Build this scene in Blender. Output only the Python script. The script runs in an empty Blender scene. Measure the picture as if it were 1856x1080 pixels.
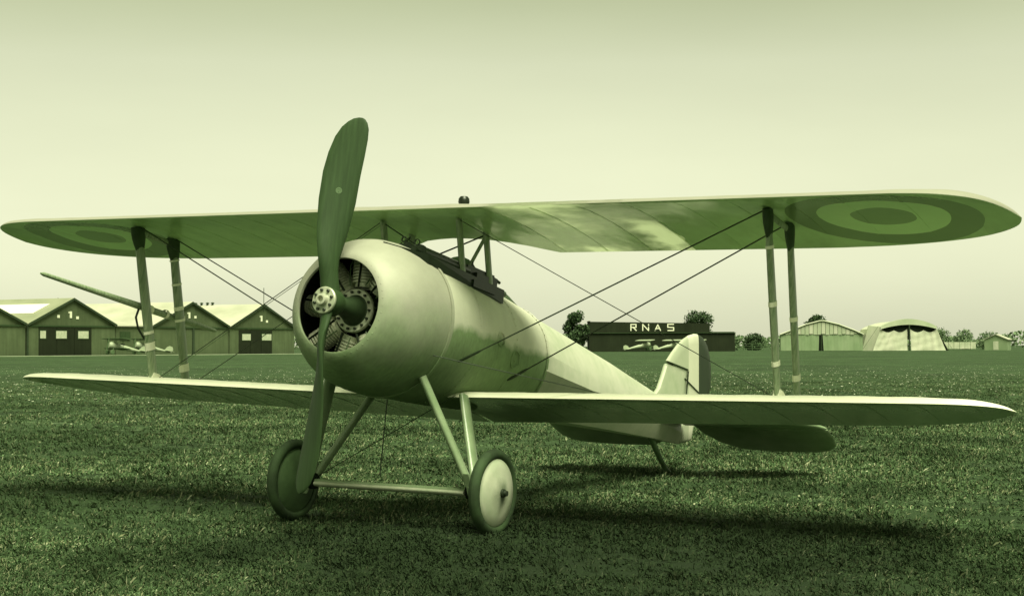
import bpy, math, random
import numpy as np
from mathutils import Vector, Matrix

R = math.radians
sc = bpy.context.scene
col = sc.collection
rng = random.Random(7)

# ------------------------------------------------------------------ camera
CAM = Vector((0.8277, -10.9683, 1.2046))
PITCH, ROLL, FPX = 0.0299, -0.003, 2937.9
cd = bpy.data.cameras.new("camera")
cam = bpy.data.objects.new("camera", cd)
col.objects.link(cam)
sc.camera = cam
cd.sensor_width = 36.0
cd.lens = 36.0 * FPX / 1856.0
cd.clip_start = 0.1
cd.clip_end = 9000
cp, sp, cr, sr = math.cos(PITCH), math.sin(PITCH), math.cos(ROLL), math.sin(ROLL)
r0, u0, f0 = Vector((1, 0, 0)), Vector((0, -sp, cp)), Vector((0, cp, sp))
Rv, Uv = r0 * cr + u0 * sr, u0 * cr - r0 * sr
cam.matrix_world = Matrix(((Rv.x, Uv.x, -f0.x, CAM.x), (Rv.y, Uv.y, -f0.y, CAM.y),
                           (Rv.z, Uv.z, -f0.z, CAM.z), (0, 0, 0, 1)))

# ------------------------------------------------------------------ light
SUN_ELEV = R(62)
SUN_AZ = Vector((0.42, -0.90))            # horizontal direction towards the sun
SUN_AZ.normalize()
w = bpy.data.worlds.new("World")
sc.world = w
w.use_nodes = True
nt = w.node_tree
nt.nodes.clear()
out = nt.nodes.new('ShaderNodeOutputWorld')
bg = nt.nodes.new('ShaderNodeBackground')
sky = nt.nodes.new('ShaderNodeTexSky')
sky.sky_type = 'NISHITA'
sky.sun_disc = False
sky.sun_elevation = SUN_ELEV
sky.sun_rotation = math.atan2(SUN_AZ.x, SUN_AZ.y)
sky.air_density = 1.0
sky.dust_density = 2.2
sky.ozone_density = 1.0
bw = nt.nodes.new('ShaderNodeRGBToBW')
nt.links.new(sky.outputs[0], bw.inputs[0])
tc = nt.nodes.new('ShaderNodeTexCoord')
sx = nt.nodes.new('ShaderNodeSeparateXYZ')
nt.links.new(tc.outputs['Generated'], sx.inputs[0])
cr_ = nt.nodes.new('ShaderNodeValToRGB')
nt.links.new(sx.outputs['Z'], cr_.inputs[0])
el = cr_.color_ramp.elements
el[0].position = 0.0
el[0].color = (1.05, 1.08, 0.75, 1)
el[1].position = 0.225
el[1].color = (0.60, 0.67, 0.39, 1)
for p_, c_ in ((0.105, (0.96, 1.0, 0.69, 1)), (0.172, (0.84, 0.89, 0.61, 1))):
    e = el.new(p_)
    e.color = c_
# hazy sky: the clear-sky luminance evened out by a veil of high cloud
veil = nt.nodes.new('ShaderNodeMix')
veil.inputs[0].default_value = 0.65
veil.inputs[3].default_value = 2.8
nt.links.new(bw.outputs[0], veil.inputs[2])
cl = nt.nodes.new('ShaderNodeTexNoise')
cl.inputs['Scale'].default_value = 3.0
cl.inputs['Detail'].default_value = 5
mpc = nt.nodes.new('ShaderNodeMapping')
mpc.inputs['Scale'].default_value = (1, 1, 4)
nt.links.new(tc.outputs['Generated'], mpc.inputs[0])
nt.links.new(mpc.outputs[0], cl.inputs['Vector'])
mr = nt.nodes.new('ShaderNodeMapRange')
mr.inputs[1].default_value, mr.inputs[2].default_value = .3, .7
mr.inputs[3].default_value, mr.inputs[4].default_value = 2.62, 2.98
nt.links.new(cl.outputs['Fac'], mr.inputs[0])
nt.links.new(mr.outputs[0], veil.inputs[3])
mul = nt.nodes.new('ShaderNodeMix')
mul.data_type = 'RGBA'
mul.blend_type = 'MULTIPLY'
mul.inputs[0].default_value = 1.0
nt.links.new(cr_.outputs[0], mul.inputs[6])
nt.links.new(veil.outputs[0], mul.inputs[7])
nt.links.new(mul.outputs[2], bg.inputs[0])
bg.inputs[1].default_value = 0.124
nt.links.new(bg.outputs[0], out.inputs[0])

sd = bpy.data.lights.new("sun", 'SUN')
sun = bpy.data.objects.new("sun", sd)
col.objects.link(sun)
sd.energy = 3.0
sd.angle = R(38)
sd.color = (1.0, 0.99, 0.74)
tosun = Vector((SUN_AZ.x * math.cos(SUN_ELEV), SUN_AZ.y * math.cos(SUN_ELEV), math.sin(SUN_ELEV)))
sun.rotation_euler = tosun.to_track_quat('Z', 'Y').to_euler()

sc.view_settings.view_transform = 'Standard'
sc.view_settings.look = 'None'
sc.view_settings.gamma = 1.0
sc.view_settings.exposure = 1.15
sc.view_settings.use_curve_mapping = False
sc.cycles.max_bounces = 8
sc.cycles.use_denoising = True


# ------------------------------------------------------------------ materials (toned monochrome)
def tone(g):
    t = min(1.0, max(0.0, (g - 0.10) / 0.40))
    return (g * (0.53 + 0.44 * t), g, g * (0.36 + 0.40 * t), 1.0)


RIB = 0.34                                # rib spacing of the wings


class NT:
    def __init__(s, name):
        s.m = bpy.data.materials.new(name)
        s.m.use_nodes = True
        s.t = s.m.node_tree
        s.b = s.t.nodes['Principled BSDF']
        s.o = s.t.nodes['Material Output']
        s._c = None

    def n(s, typ, **kw):
        x = s.t.nodes.new(typ)
        for k, v in kw.items():
            setattr(x, k, v)
        return x

    def l(s, a, b):
        s.t.links.new(a, b)

    def coord(s):
        if s._c is None:
            s._c = s.n('ShaderNodeTexCoord').outputs['Object']
        return s._c

    def noise(s, scale, detail=4, rough=0.55, stretch=None):
        x = s.n('ShaderNodeTexNoise')
        x.inputs['Scale'].default_value = scale
        x.inputs['Detail'].default_value = detail
        x.inputs['Roughness'].default_value = rough
        c = s.coord()
        if stretch:
            mp = s.n('ShaderNodeMapping')
            mp.inputs['Scale'].default_value = stretch
            s.l(c, mp.inputs[0])
            c = mp.outputs[0]
        s.l(c, x.inputs['Vector'])
        return x.outputs['Fac']

    def ramp(s, fac, stops):
        x = s.n('ShaderNodeValToRGB')
        e = x.color_ramp.elements
        e[0].position, e[0].color = stops[0]
        e[1].position, e[1].color = stops[-1]
        for p, c in stops[1:-1]:
            k = e.new(p)
            k.color = c
        s.l(fac, x.inputs[0])
        return x.outputs[0]

    def math(s, op, a, b=None, clamp=False):
        x = s.n('ShaderNodeMath', operation=op, use_clamp=clamp)
        for i, v in enumerate((a, b)):
            if v is None:
                continue
            if isinstance(v, (int, float)):
                x.inputs[i].default_value = v
            else:
                s.l(v, x.inputs[i])
        return x.outputs[0]

    def mix(s, fac, a, b, blend='MIX'):
        x = s.n('ShaderNodeMix', data_type='RGBA', blend_type=blend)
        for i, v in ((0, fac), (6, a), (7, b)):
            if isinstance(v, (int, float, tuple)):
                x.inputs[i].default_value = v
            else:
                s.l(v, x.inputs[i])
        return x.outputs[2]

    def bump(s, h, strength=0.2, dist=0.01):
        x = s.n('ShaderNodeBump')
        x.inputs['Strength'].default_value = strength
        x.inputs['Distance'].default_value = dist
        s.l(h, x.inputs['Height'])
        s.l(x.outputs[0], s.b.inputs['Normal'])

    def set(s, color=None, rough=0.6, spec=0.5, metal=0.0):
        if color is not None:
            if isinstance(color, tuple):
                s.b.inputs['Base Color'].default_value = color
            else:
                s.l(color, s.b.inputs['Base Color'])
        s.b.inputs['Roughness'].default_value = rough
        s.b.inputs['Specular IOR Level'].default_value = spec
        s.b.inputs['Metallic'].default_value = metal
        return s.m


def plain(name, g, rough=0.6, spec=0.4, metal=0.0, var=0.25, scale=6.0, bump=0.0, stretch=None, bscale=None):
    x = NT(name)
    f = x.noise(scale, 5, 0.6, stretch)
    c = x.ramp(f, [(0.3, tone(g * (1 - var))), (0.7, tone(g * (1 + var)))])
    if bump:
        x.bump(x.noise(bscale or scale * 4, 4, 0.6, stretch), bump, 0.01)
    return x.set(c, rough, spec, metal)


M = {}
M['cowl'] = plain('cowl_aluminium', 0.78, 0.42, 0.5, 0.4, 0.07, 5, 0.05)
M['panel0'] = plain('fairing_aluminium', 0.74, 0.34, 0.5, 0.6, 0.10, 4, 0.2, None, 5)
M['dark'] = plain('dark_interior', 0.012, 0.8, 0.2)
M['gun'] = plain('gun_metal', 0.018, 0.35, 0.6, 0.3, 0.3, 20)
M['steel'] = plain('engine_steel', 0.62, 0.4, 0.5, 0.15, 0.35, 14)
M['crank'] = plain('crankcase_metal', 0.045, 0.55, 0.3, 0.1, 0.3, 12)
M['hub'] = plain('hub_plate_metal', 0.44, 0.35, 0.5, 0.2, 0.15, 18)
M['bolt'] = plain('bolt_metal', 0.02, 0.5)
M['tyre'] = plain('tyre_rubber', 0.05, 0.8, 0.25, 0, 0.5, 5, 0.15)
M['disc'] = None
M['axle'] = plain('pale_axle_fairing', 0.42, 0.3, 0.5, 0, 0.15, 8)
M['hshade'] = plain('strut_head_shade', 0.055, 0.6, 0.3, 0, 0.3, 14)
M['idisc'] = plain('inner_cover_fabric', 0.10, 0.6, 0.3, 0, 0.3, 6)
M['gear'] = plain('gear_fairing', 0.27, 0.28, 0.5, 0, 0.15, 8)
M['tape'] = plain('white_binding_tape', 0.78, 0.7, 0.3, 0, 0.12, 30)
M['wire'] = plain('wire_steel', 0.03, 0.5)
M['wirel'] = plain('thin_wire_steel', 0.16, 0.5)
M['skid'] = plain('ash_skid', 0.10, 0.6, 0.4, 0, 0.3, 20)
M['glass'] = plain('celluloid_screen', 0.08, 0.15, 0.6)
M['leather'] = plain('leather_pad', 0.05, 0.6, 0.4)
M['post'] = plain('grey_wood', 0.12, 0.8)
M['pole'] = plain('dark_pole', 0.04, 0.8)
M['letter'] = plain('white_letter_paint', 0.75, 0.7, 0.2, 0, 0.08)
M['canvas'] = plain('tent_canvas', 0.40, 0.85, 0.2, 0, 0.12, 0.3, 0.2, (1, 1, .6), 1.2)
M['canvasw'] = plain('white_canvas', 0.47, 0.85, 0.2, 0, 0.08, 0.6, 0.5, (1, 1, .4), 1.1)
M['canvasg'] = plain('green_canvas', 0.27, 0.85, 0.2, 0, 0.15, 0.3, 0.2, (1, 1, .6), 1.2)
M['pane'] = plain('window_pane', 0.45, 0.15, 0.6, 0, 0.15, 2)
M['door'] = plain('dark_door_boards', 0.018, 0.8, 0.2, 0, 0.35, 1.2, 0.3, (3, 3, .2), 3)
M['trim'] = plain('weathered_trim', 0.055, 0.8, 0.2)
M['apron'] = plain('pale_path', 0.38, 0.9, 0.1, 0, 0.2, 0.3)
M['bark'] = plain('bark', 0.05, 0.9, 0.1)
M['planew'] = plain('pale_doped_skin', 0.38, 0.5, 0.3, 0, 0.1)
M['planed'] = plain('camouflaged_skin', 0.13, 0.6, 0.3, 0, 0.25, 1.5)
M['fence'] = plain('pale_fence_paint', 0.45, 0.8, 0.2, 0, 0.2, 0.8)
M['flower'] = plain('white_petals', 0.62, 0.7, 0.2, 0, 0.2, 30)


def grey(g):
    c = tone(g)
    return (g * .5 + c[0] * .45, g, g * .33 + c[2] * .45, 1)


def mk_board_wall(name, g):
    x = NT(name)
    f = x.noise(0.25, 5, 0.65)
    f2 = x.noise(1.6, 3, 0.6, (1.5, 1.5, 0.08))
    fx = x.math('ADD', x.math('MULTIPLY', f, 0.6), x.math('MULTIPLY', f2, 0.4))
    c = x.ramp(fx, [(0.3, grey(g * .7)), (0.52, grey(g)), (0.72, grey(g * 1.35))])
    return x.set(c, 0.85, 0.1)


M['hangar'] = mk_board_wall('hangar_boards', 0.105)
M['shedwall'] = mk_board_wall('tarred_boards', 0.026)
M['hdoor'] = mk_board_wall('hangar_door_boards', 0.022)


def mk_roof():
    x = NT('pale_roof_felt')
    f = x.noise(0.12, 5, 0.6, (1, 1, 3))
    c = x.ramp(f, [(0.35, (.33, .345, .25, 1)), (0.65, (.46, .47, .36, 1))])
    return x.set(c, 0.7, 0.3)


M['roof'] = mk_roof()
rg_ = NT('grey_roof_felt')
M['roofg'] = rg_.set(rg_.ramp(rg_.noise(.2, 4), [(.3, (.19, .215, .13, 1)), (.7, (.28, .30, .2, 1))]), .8, .2)


def mk_wood():
    x = NT('propeller_walnut')
    f = x.noise(5, 4, 0.6, (9, 9, 0.7))
    f2 = x.noise(2.2, 3)
    c = x.ramp(f, [(0.3, tone(.05)), (0.5, tone(.063)), (0.7, tone(.08))])
    c = x.mix(x.math('MULTIPLY', f2, 0.4), c, tone(.05))
    x.bump(f, 0.05, 0.004)
    m = x.set(c, 0.55, 0.14)
    return m


M['prop'] = mk_wood()


def mk_strut():
    x = NT('strut_varnished_wood')
    f = x.noise(4, 4, 0.6, (14, 14, 0.8))
    c = x.ramp(f, [(0.3, tone(.19)), (0.7, tone(.36))])
    return x.set(c, 0.4, 0.5)


M['strut'] = mk_strut()


def gloss_mask(x):
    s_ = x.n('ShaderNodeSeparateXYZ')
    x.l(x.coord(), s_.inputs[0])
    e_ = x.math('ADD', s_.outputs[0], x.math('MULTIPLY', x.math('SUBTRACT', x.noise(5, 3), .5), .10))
    new = x.math('MULTIPLY', x.math('GREATER_THAN', e_, 2 * RIB), x.math('LESS_THAN', e_, 5 * RIB))  # inboard port bays where gloss is imitated by paler, translucent cloth
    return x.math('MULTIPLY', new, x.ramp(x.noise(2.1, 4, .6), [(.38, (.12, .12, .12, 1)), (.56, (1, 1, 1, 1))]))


def see_through(x, mask, amount, colr):
    """lets some daylight through where masked, to imitate gloss on the cloth"""
    tr = x.n('ShaderNodeBsdfTranslucent')
    tr.inputs['Color'].default_value = colr
    mx = x.n('ShaderNodeMixShader')
    x.l(x.math('MULTIPLY', mask, amount), mx.inputs[0])
    x.l(x.b.outputs[0], mx.inputs[1])
    x.l(tr.outputs[0], mx.inputs[2])
    x.l(mx.outputs[0], x.o.inputs['Surface'])


def dope(g):
    return (g * .66, g, g * .44, 1.0)


def mk_fabric(name, g, roundel=False, aft=None, base=(0, 0, 0)):
    """doped linen, with painted roundels (flat print) when asked"""
    x = NT(name)
    f = x.noise(1.6, 5, 0.6)
    f2 = x.noise(9, 4, 0.6, (1, 0.35, 1))
    c = x.ramp(x.math('ADD', x.math('MULTIPLY', f, .6), x.math('MULTIPLY', f2, .4)),
               [(0.32, dope(g * .78)), (0.5, dope(g)), (0.7, dope(g * 1.2))])
    if roundel:
        s = x.n('ShaderNodeSeparateXYZ')
        x.l(x.coord(), s.inputs[0])
        # cloth bays differ a little; gloss on inboard port bays is painted paler
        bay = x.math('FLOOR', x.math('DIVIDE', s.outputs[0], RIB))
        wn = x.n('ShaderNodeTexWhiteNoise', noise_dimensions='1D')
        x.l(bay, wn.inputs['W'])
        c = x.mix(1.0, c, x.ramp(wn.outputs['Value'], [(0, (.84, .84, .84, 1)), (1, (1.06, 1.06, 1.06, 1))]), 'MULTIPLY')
        c = x.mix(x.math('MULTIPLY', gloss_mask(x), .6), c, (.56, .66, .42, 1))
        ax = x.math('SUBTRACT', x.math('ABSOLUTE', s.outputs[0]), 3.19)
        ay = x.math('SUBTRACT', s.outputs[1], 1.14 - base[1])
        d = x.math('SQRT', x.math('ADD', x.math('MULTIPLY', ax, ax), x.math('MULTIPLY', ay, ay)))
        wob = x.math('MULTIPLY', x.math('SUBTRACT', x.noise(7, 2), .5), 0.012)
        d = x.math('ADD', d, wob)
        dark = dope(g * .46)
        pale = dope(g * 1.2)
        for rad, colr in ((.60, dark), (.405, pale), (.2, dope(g * .58))):
            c = x.mix(x.math('LESS_THAN', d, rad), c, colr)
        see_through(x, gloss_mask(x), .56, (.78, .85, .66, 1))
    wv = x.noise(160, 2, 0.5)
    x.bump(x.noise(3.2, 3, .5, (1, .6, 1)), 0.3, 0.03)
    return x.set(c, 0.19, 0.7)


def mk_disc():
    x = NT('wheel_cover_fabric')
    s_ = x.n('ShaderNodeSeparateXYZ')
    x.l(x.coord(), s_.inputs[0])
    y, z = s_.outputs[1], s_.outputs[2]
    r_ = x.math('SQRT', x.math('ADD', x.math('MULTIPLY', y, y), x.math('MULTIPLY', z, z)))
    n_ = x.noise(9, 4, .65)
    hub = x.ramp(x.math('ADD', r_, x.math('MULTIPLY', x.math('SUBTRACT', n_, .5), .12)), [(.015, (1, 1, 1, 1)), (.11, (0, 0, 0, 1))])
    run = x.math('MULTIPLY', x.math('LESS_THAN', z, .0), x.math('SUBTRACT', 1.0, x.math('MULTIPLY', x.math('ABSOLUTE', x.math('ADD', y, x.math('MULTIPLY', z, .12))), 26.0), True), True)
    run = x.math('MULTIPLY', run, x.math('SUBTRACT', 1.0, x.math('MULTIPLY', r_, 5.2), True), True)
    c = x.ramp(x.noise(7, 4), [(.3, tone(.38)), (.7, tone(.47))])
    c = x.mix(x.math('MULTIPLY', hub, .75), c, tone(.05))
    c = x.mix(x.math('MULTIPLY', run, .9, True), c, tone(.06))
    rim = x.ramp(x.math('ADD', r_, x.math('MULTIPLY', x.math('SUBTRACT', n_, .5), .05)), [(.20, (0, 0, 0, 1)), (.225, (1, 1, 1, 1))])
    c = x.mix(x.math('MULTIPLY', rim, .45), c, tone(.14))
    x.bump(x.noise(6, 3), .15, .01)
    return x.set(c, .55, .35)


M['disc'] = mk_disc()


def mk_leaf(name, g):
    x = NT(name)
    oi = x.n('ShaderNodeNewGeometry').outputs['Random Per Island']
    c = x.ramp(oi, [(0.0, tone(g * .55)), (0.6, tone(g)), (1.0, tone(g * 1.6))])
    x.set(c, 0.7, 0.25)
    return x.m


M['leaf'] = mk_leaf('tree_leaves', 0.075)
M['leaf_haze'] = mk_leaf('hazed_leaves', 0.2)  # distance haze put into the leaf colour as a paler tone


# ------------------------------------------------------------------ mesh helpers
class MB:
    def __init__(s):
        s.v, s.f = [], []

    def add(s, vs, fs):
        k = len(s.v)
        s.v += [tuple(p) for p in vs]
        s.f += [tuple(i + k for i in q) for q in fs]

    def loft(s, rings, caps=True, closed=True):
        n = len(rings[0])
        vs = [p for r in rings for p in r]
        fs = []
        m = n if closed else n - 1
        for i in range(len(rings) - 1):
            for j in range(m):
                fs.append((i * n + j, i * n + (j + 1) % n, (i + 1) * n + (j + 1) % n, (i + 1) * n + j))
        if caps and closed:
            fs.append(tuple(range(n))[::-1])
            fs.append(tuple((len(rings) - 1) * n + j for j in range(n)))
        s.add(vs, fs)

    def tube(s, pts, rad, n=8):
        pts = [Vector(p) for p in pts]
        if not isinstance(rad, (list, tuple)):
            rad = [rad] * len(pts)
        rings = []
        for i, p in enumerate(pts):
            d = (pts[min(i + 1, len(pts) - 1)] - pts[max(i - 1, 0)]).normalized()
            a = d.cross(Vector((0, 0, 1)) if abs(d.z) < .9 else Vector((1, 0, 0))).normalized()
            b = d.cross(a)
            rings.append([p + (a * math.cos(t) + b * math.sin(t)) * rad[i]
                          for t in [2 * math.pi * k / n for k in range(n)]])
        s.loft(rings)

    def blade(s, p0, p1, chord, thick, fwd, taper=(1, 1), seg=1, n=12):
        """streamlined strut between two points; chord lies along fwd"""
        p0, p1 = Vector(p0), Vector(p1)
        d = (p1 - p0).normalized()
        f = (Vector(fwd) - d * d.dot(Vector(fwd))).normalized()
        sdir = d.cross(f)
        rings = []
        for i in range(seg + 1):
            t = i / seg
            k = taper[0] + (taper[1] - taper[0]) * t
            if seg > 2:
                k *= 0.82 + 0.18 * math.sin(math.pi * min(1, max(0, (t * 1.0))))
            p = p0.lerp(p1, t)
            ring = []
            for j in range(n):
                a = 2 * math.pi * j / n
                x = math.cos(a)
                y = math.sin(a) * (0.8 + 0.2 * x)
                ring.append(p + f * x * chord * .5 * k + sdir * y * thick * .5 * k)
            rings.append(ring)
        s.loft(rings)

    def box(s, lo, hi):
        x0, y0, z0 = lo
        x1, y1, z1 = hi
        s.add([(x0, y0, z0), (x1, y0, z0), (x1, y1, z0), (x0, y1, z0), (x0, y0, z1), (x1, y0, z1), (x1, y1, z1), (x0, y1, z1)],
              [(0, 3, 2, 1), (4, 5, 6, 7), (0, 1, 5, 4), (1, 2, 6, 5), (2, 3, 7, 6), (3, 0, 4, 7)])

    def obox(s, o, ax, ay, az):
        """box from a corner and three edge vectors"""
        o, ax, ay, az = Vector(o), Vector(ax), Vector(ay), Vector(az)
        s.add([o, o + ax, o + ax + ay, o + ay, o + az, o + ax + az, o + ax + ay + az, o + ay + az],
              [(0, 3, 2, 1), (4, 5, 6, 7), (0, 1, 5, 4), (1, 2, 6, 5), (2, 3, 7, 6), (3, 0, 4, 7)])

    def lathe(s, c, axis, prof, n=32, cap=False):
        """prof: (distance along axis, radius)"""
        c, axis = Vector(c), Vector(axis).normalized()
        a = axis.cross(Vector((0, 0, 1)) if abs(axis.z) < .9 else Vector((1, 0, 0))).normalized()
        b = axis.cross(a)
        rings = [[c + axis * h + (a * math.cos(2 * math.pi * k / n) + b * math.sin(2 * math.pi * k / n)) * r
                  for k in range(n)] for h, r in prof]
        s.loft(rings, caps=cap)

    def build(s, name, mat, parent=None, smooth=None, loc=None):
        me = bpy.data.meshes.new(name)
        me.from_pydata(s.v, [], s.f)
        me.materials.append(mat)
        import bmesh
        bm = bmesh.new()
        bm.from_mesh(me)
        bmesh.ops.recalc_face_normals(bm, faces=bm.faces)
        bm.to_mesh(me)
        bm.free()
        if smooth is not None:
            me.shade_smooth()
            me.set_sharp_from_angle(angle=R(smooth))
        o = bpy.data.objects.new(name, me)
        col.objects.link(o)
        if parent:
            o.parent = parent
        if loc:
            o.location = loc
        return o


def tag(o, label=None, cat=None, group=None, kind=None):
    if label:
        o['label'] = label
    if cat:
        o['category'] = cat
    if group:
        o['group'] = group
    if kind:
        o['kind'] = kind
    return o


def empty(name, loc=(0, 0, 0), rot=None):
    o = bpy.data.objects.new(name, None)
    o.empty_display_size = 0.3
    col.objects.link(o)
    o.location = loc
    if rot is not None:
        o.rotation_euler = rot
    return o


def copy_tree(o, parent=None):
    c = o.copy()
    col.objects.link(c)
    c.parent = parent
    for ch in list(o.children):
        copy_tree(ch, c)
    return c


def interp(x, tab):
    if x <= tab[0][0]:
        return tab[0][1]
    for (x0, y0), (x1, y1) in zip(tab, tab[1:]):
        if x <= x1:
            return y0 + (y1 - y0) * (x - x0) / (x1 - x0)
    return tab[-1][1]


# ------------------------------------------------------------------ ground
def turf_shade(x):
    """mask of the foreground shade painted into the turf colour round the aircraft"""
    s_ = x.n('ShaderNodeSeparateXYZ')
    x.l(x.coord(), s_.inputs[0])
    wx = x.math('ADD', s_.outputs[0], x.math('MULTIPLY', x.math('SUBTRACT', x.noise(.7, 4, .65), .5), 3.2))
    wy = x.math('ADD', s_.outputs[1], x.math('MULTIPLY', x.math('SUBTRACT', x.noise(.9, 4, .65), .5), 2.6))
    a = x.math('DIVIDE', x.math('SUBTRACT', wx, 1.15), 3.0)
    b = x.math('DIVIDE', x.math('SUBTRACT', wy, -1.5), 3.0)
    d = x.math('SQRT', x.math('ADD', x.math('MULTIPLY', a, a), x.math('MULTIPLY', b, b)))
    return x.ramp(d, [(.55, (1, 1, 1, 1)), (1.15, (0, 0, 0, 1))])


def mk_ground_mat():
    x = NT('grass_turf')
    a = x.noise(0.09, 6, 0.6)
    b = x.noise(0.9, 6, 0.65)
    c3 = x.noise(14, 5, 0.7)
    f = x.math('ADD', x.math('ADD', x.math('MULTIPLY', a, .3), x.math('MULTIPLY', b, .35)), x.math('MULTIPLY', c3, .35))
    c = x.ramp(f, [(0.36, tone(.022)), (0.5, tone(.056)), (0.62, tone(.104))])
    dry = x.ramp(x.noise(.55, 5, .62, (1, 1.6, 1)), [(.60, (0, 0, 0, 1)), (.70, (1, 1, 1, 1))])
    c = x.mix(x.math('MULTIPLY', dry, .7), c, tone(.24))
    c = x.mix(x.math('MULTIPLY', turf_shade(x), .8), c, tone(.016))  # painted foreground shade darkens the turf
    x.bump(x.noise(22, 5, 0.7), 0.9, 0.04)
    return x.set(c, 0.9, 0.15)


def ground_z(x, y):
    return 0.0


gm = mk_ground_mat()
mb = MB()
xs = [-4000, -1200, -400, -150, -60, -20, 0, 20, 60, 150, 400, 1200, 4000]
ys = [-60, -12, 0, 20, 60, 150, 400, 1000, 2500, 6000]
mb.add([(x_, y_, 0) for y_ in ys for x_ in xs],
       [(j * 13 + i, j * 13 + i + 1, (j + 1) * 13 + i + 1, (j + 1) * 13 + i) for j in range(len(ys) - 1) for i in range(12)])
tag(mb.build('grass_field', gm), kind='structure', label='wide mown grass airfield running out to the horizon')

# ------------------------------------------------------------------ biplane pose
PSI, TH, AR = 0.501, 0.1754, -0.0159
AX_F, AX_U, WR = -0.8628, -1.0768, 0.2804
Mrot = Matrix.Rotation(-PSI, 3, 'Z') @ Matrix.Rotation(-TH, 3, 'X') @ Matrix.Rotation(-AR, 3, 'Y')
axle = Vector((0, -AX_F, AX_U))
# roll acts about the axle line
base = axle + Mrot.transposed() @ Vector((0, 0, -WR))
plane = empty('biplane', (0, 0, -0.012))
plane.rotation_mode = 'QUATERNION'
plane.rotation_quaternion = Mrot.to_quaternion()
tag(plane, 'single-seat biplane with roundels standing large in the grass foreground, propeller upright', 'biplane')


def P(a, f, u):
    return Vector((a, -f, u)) - base


FWD = Vector((0, -1, 0))
UP = Vector((0, 0, 1))
SIDE = Vector((1, 0, 0))

# ------------------------------------------------------------------ wings
TOPP = [(0, 0), (.004, .007), (.02, .021), (.05, .038), (.1, .056), (.18, .071), (.33, .074), (.5, .064), (.7, .044), (.85, .024), (1, .004)]
BOTP = [(1, 0), (.85, .011), (.7, .02), (.5, .027), (.33, .024), (.2, .016), (.1, .006), (.04, -.001), (.012, -.004)]


def wing_mesh(stations, le, te, lu, tu, ribs, sag=0.006):
    """stations: a values. le/te/lu/tu functions of a"""
    rings = []
    for a in stations:
        fl, ft = le(a), te(a)
        ch = max(fl - ft, 0.004)
        th = min(1.0, ch / 1.0) ** 0.8
        u0_, u1_ = lu(a), tu(a)
        k = (abs(a) / ribs) % 1.0
        s_ = math.sin(math.pi * k) ** 2 * sag
        ring = []
        for t, z in TOPP:
            ring.append(P(a, fl - t * ch, u0_ + (u1_ - u0_) * t + z * th * 1.0 - s_ * math.sin(math.pi * t)))
        for t, z in BOTP:
            ring.append(P(a, fl - t * ch, u0_ + (u1_ - u0_) * t + z * th * 1.0 + s_ * math.sin(math.pi * min(1, t * 1.1))))
        rings.append(ring)
    m = MB()
    m.loft(rings)
    return m


def pale_top(o, mat):
    """second slot: faces of the upper skin"""
    o.data.materials.append(mat)
    n = len(TOPP) + len(BOTP)
    top = len(TOPP) - 1
    for p in o.data.polygons:
        ks = [v % n for v in p.vertices]
        if len(ks) == 4 and max(ks) <= top:
            p.material_index = 1


def stations(a0, a1, step, tips):
    out_ = []
    n = int(round((a1 - a0) / step))
    out_ = [a0 + (a1 - a0) * i / n for i in range(n + 1)]
    return sorted(set([round(v, 4) for v in out_ + tips]))


U_LE = [(0, -.53), (3.4, -.53), (3.55, -.545), (3.67, -.575), (3.80, -.645), (3.91, -.77), (3.98, -.95), (4.02, -1.15)]
U_TE = [(0, -1.34), (.12, -1.36), (.25, -1.40), (.37, -1.49), (.48, -1.61), (.57, -1.74), (.63, -1.82), (2.7, -1.82), (3.0, -1.795), (3.2, -1.765),
        (3.45, -1.70), (3.69, -1.60), (3.85, -1.48), (3.96, -1.35), (4.0, -1.25), (4.02, -1.155)]


def smooth_tab(tab, a0):
    """corner-cut the tip outline"""
    head = [p for p in tab if p[0] < a0]
    t = [p for p in tab if p[0] >= a0]
    for _ in range(3):
        q = [t[0]]
        for (x0, y0), (x1, y1) in zip(t, t[1:]):
            q += [(x0 * .75 + x1 * .25, y0 * .75 + y1 * .25), (x0 * .25 + x1 * .75, y0 * .25 + y1 * .75)]
        t = q + [t[-1]]
    return head + t


U_LE = smooth_tab(U_LE, 3.4)
U_TE = smooth_tab(U_TE, 2.7)
tips = [3.6, 3.64, 3.68, 3.72, 3.76, 3.8, 3.84, 3.87, 3.9, 3.93, 3.955, 3.975, 3.99, 4.003, 4.012, 4.018, 4.02]
ctr = [0, .06, .12, .18, .25, .31, .37, .43, .48, .53, .57, .6, .63]
st = stations(0, 3.57, RIB / 4, tips + ctr)
st = sorted(set([-v for v in st] + st))
UU0 = lambda a: .757 + .0093 * (interp(abs(a), U_LE) + .53)
UU1 = lambda a: .757 + .0093 * (interp(abs(a), U_TE) + .53)
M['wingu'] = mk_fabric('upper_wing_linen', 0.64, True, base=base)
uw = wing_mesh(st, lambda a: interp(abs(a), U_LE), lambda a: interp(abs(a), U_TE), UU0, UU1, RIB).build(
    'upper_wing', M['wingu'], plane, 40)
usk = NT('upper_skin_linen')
see_through(usk, gloss_mask(usk), .58, (.80, .85, .66, 1))  # same bays pass sunlight, brightening the imitated gloss below
uf = usk.noise(4, 4)
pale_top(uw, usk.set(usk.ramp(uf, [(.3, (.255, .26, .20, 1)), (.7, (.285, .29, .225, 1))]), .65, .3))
# rib tapes standing proud on the underside, one per rib
def low_surface(a, t, le, te, lu, tu):
    fl, ft = le(a), te(a)
    ch = fl - ft
    z = interp(t, sorted(BOTP))
    th = min(1.0, ch / 1.0) ** .8
    return P(a, fl - t * ch, lu(a) + (tu(a) - lu(a)) * t + z * th)


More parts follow.
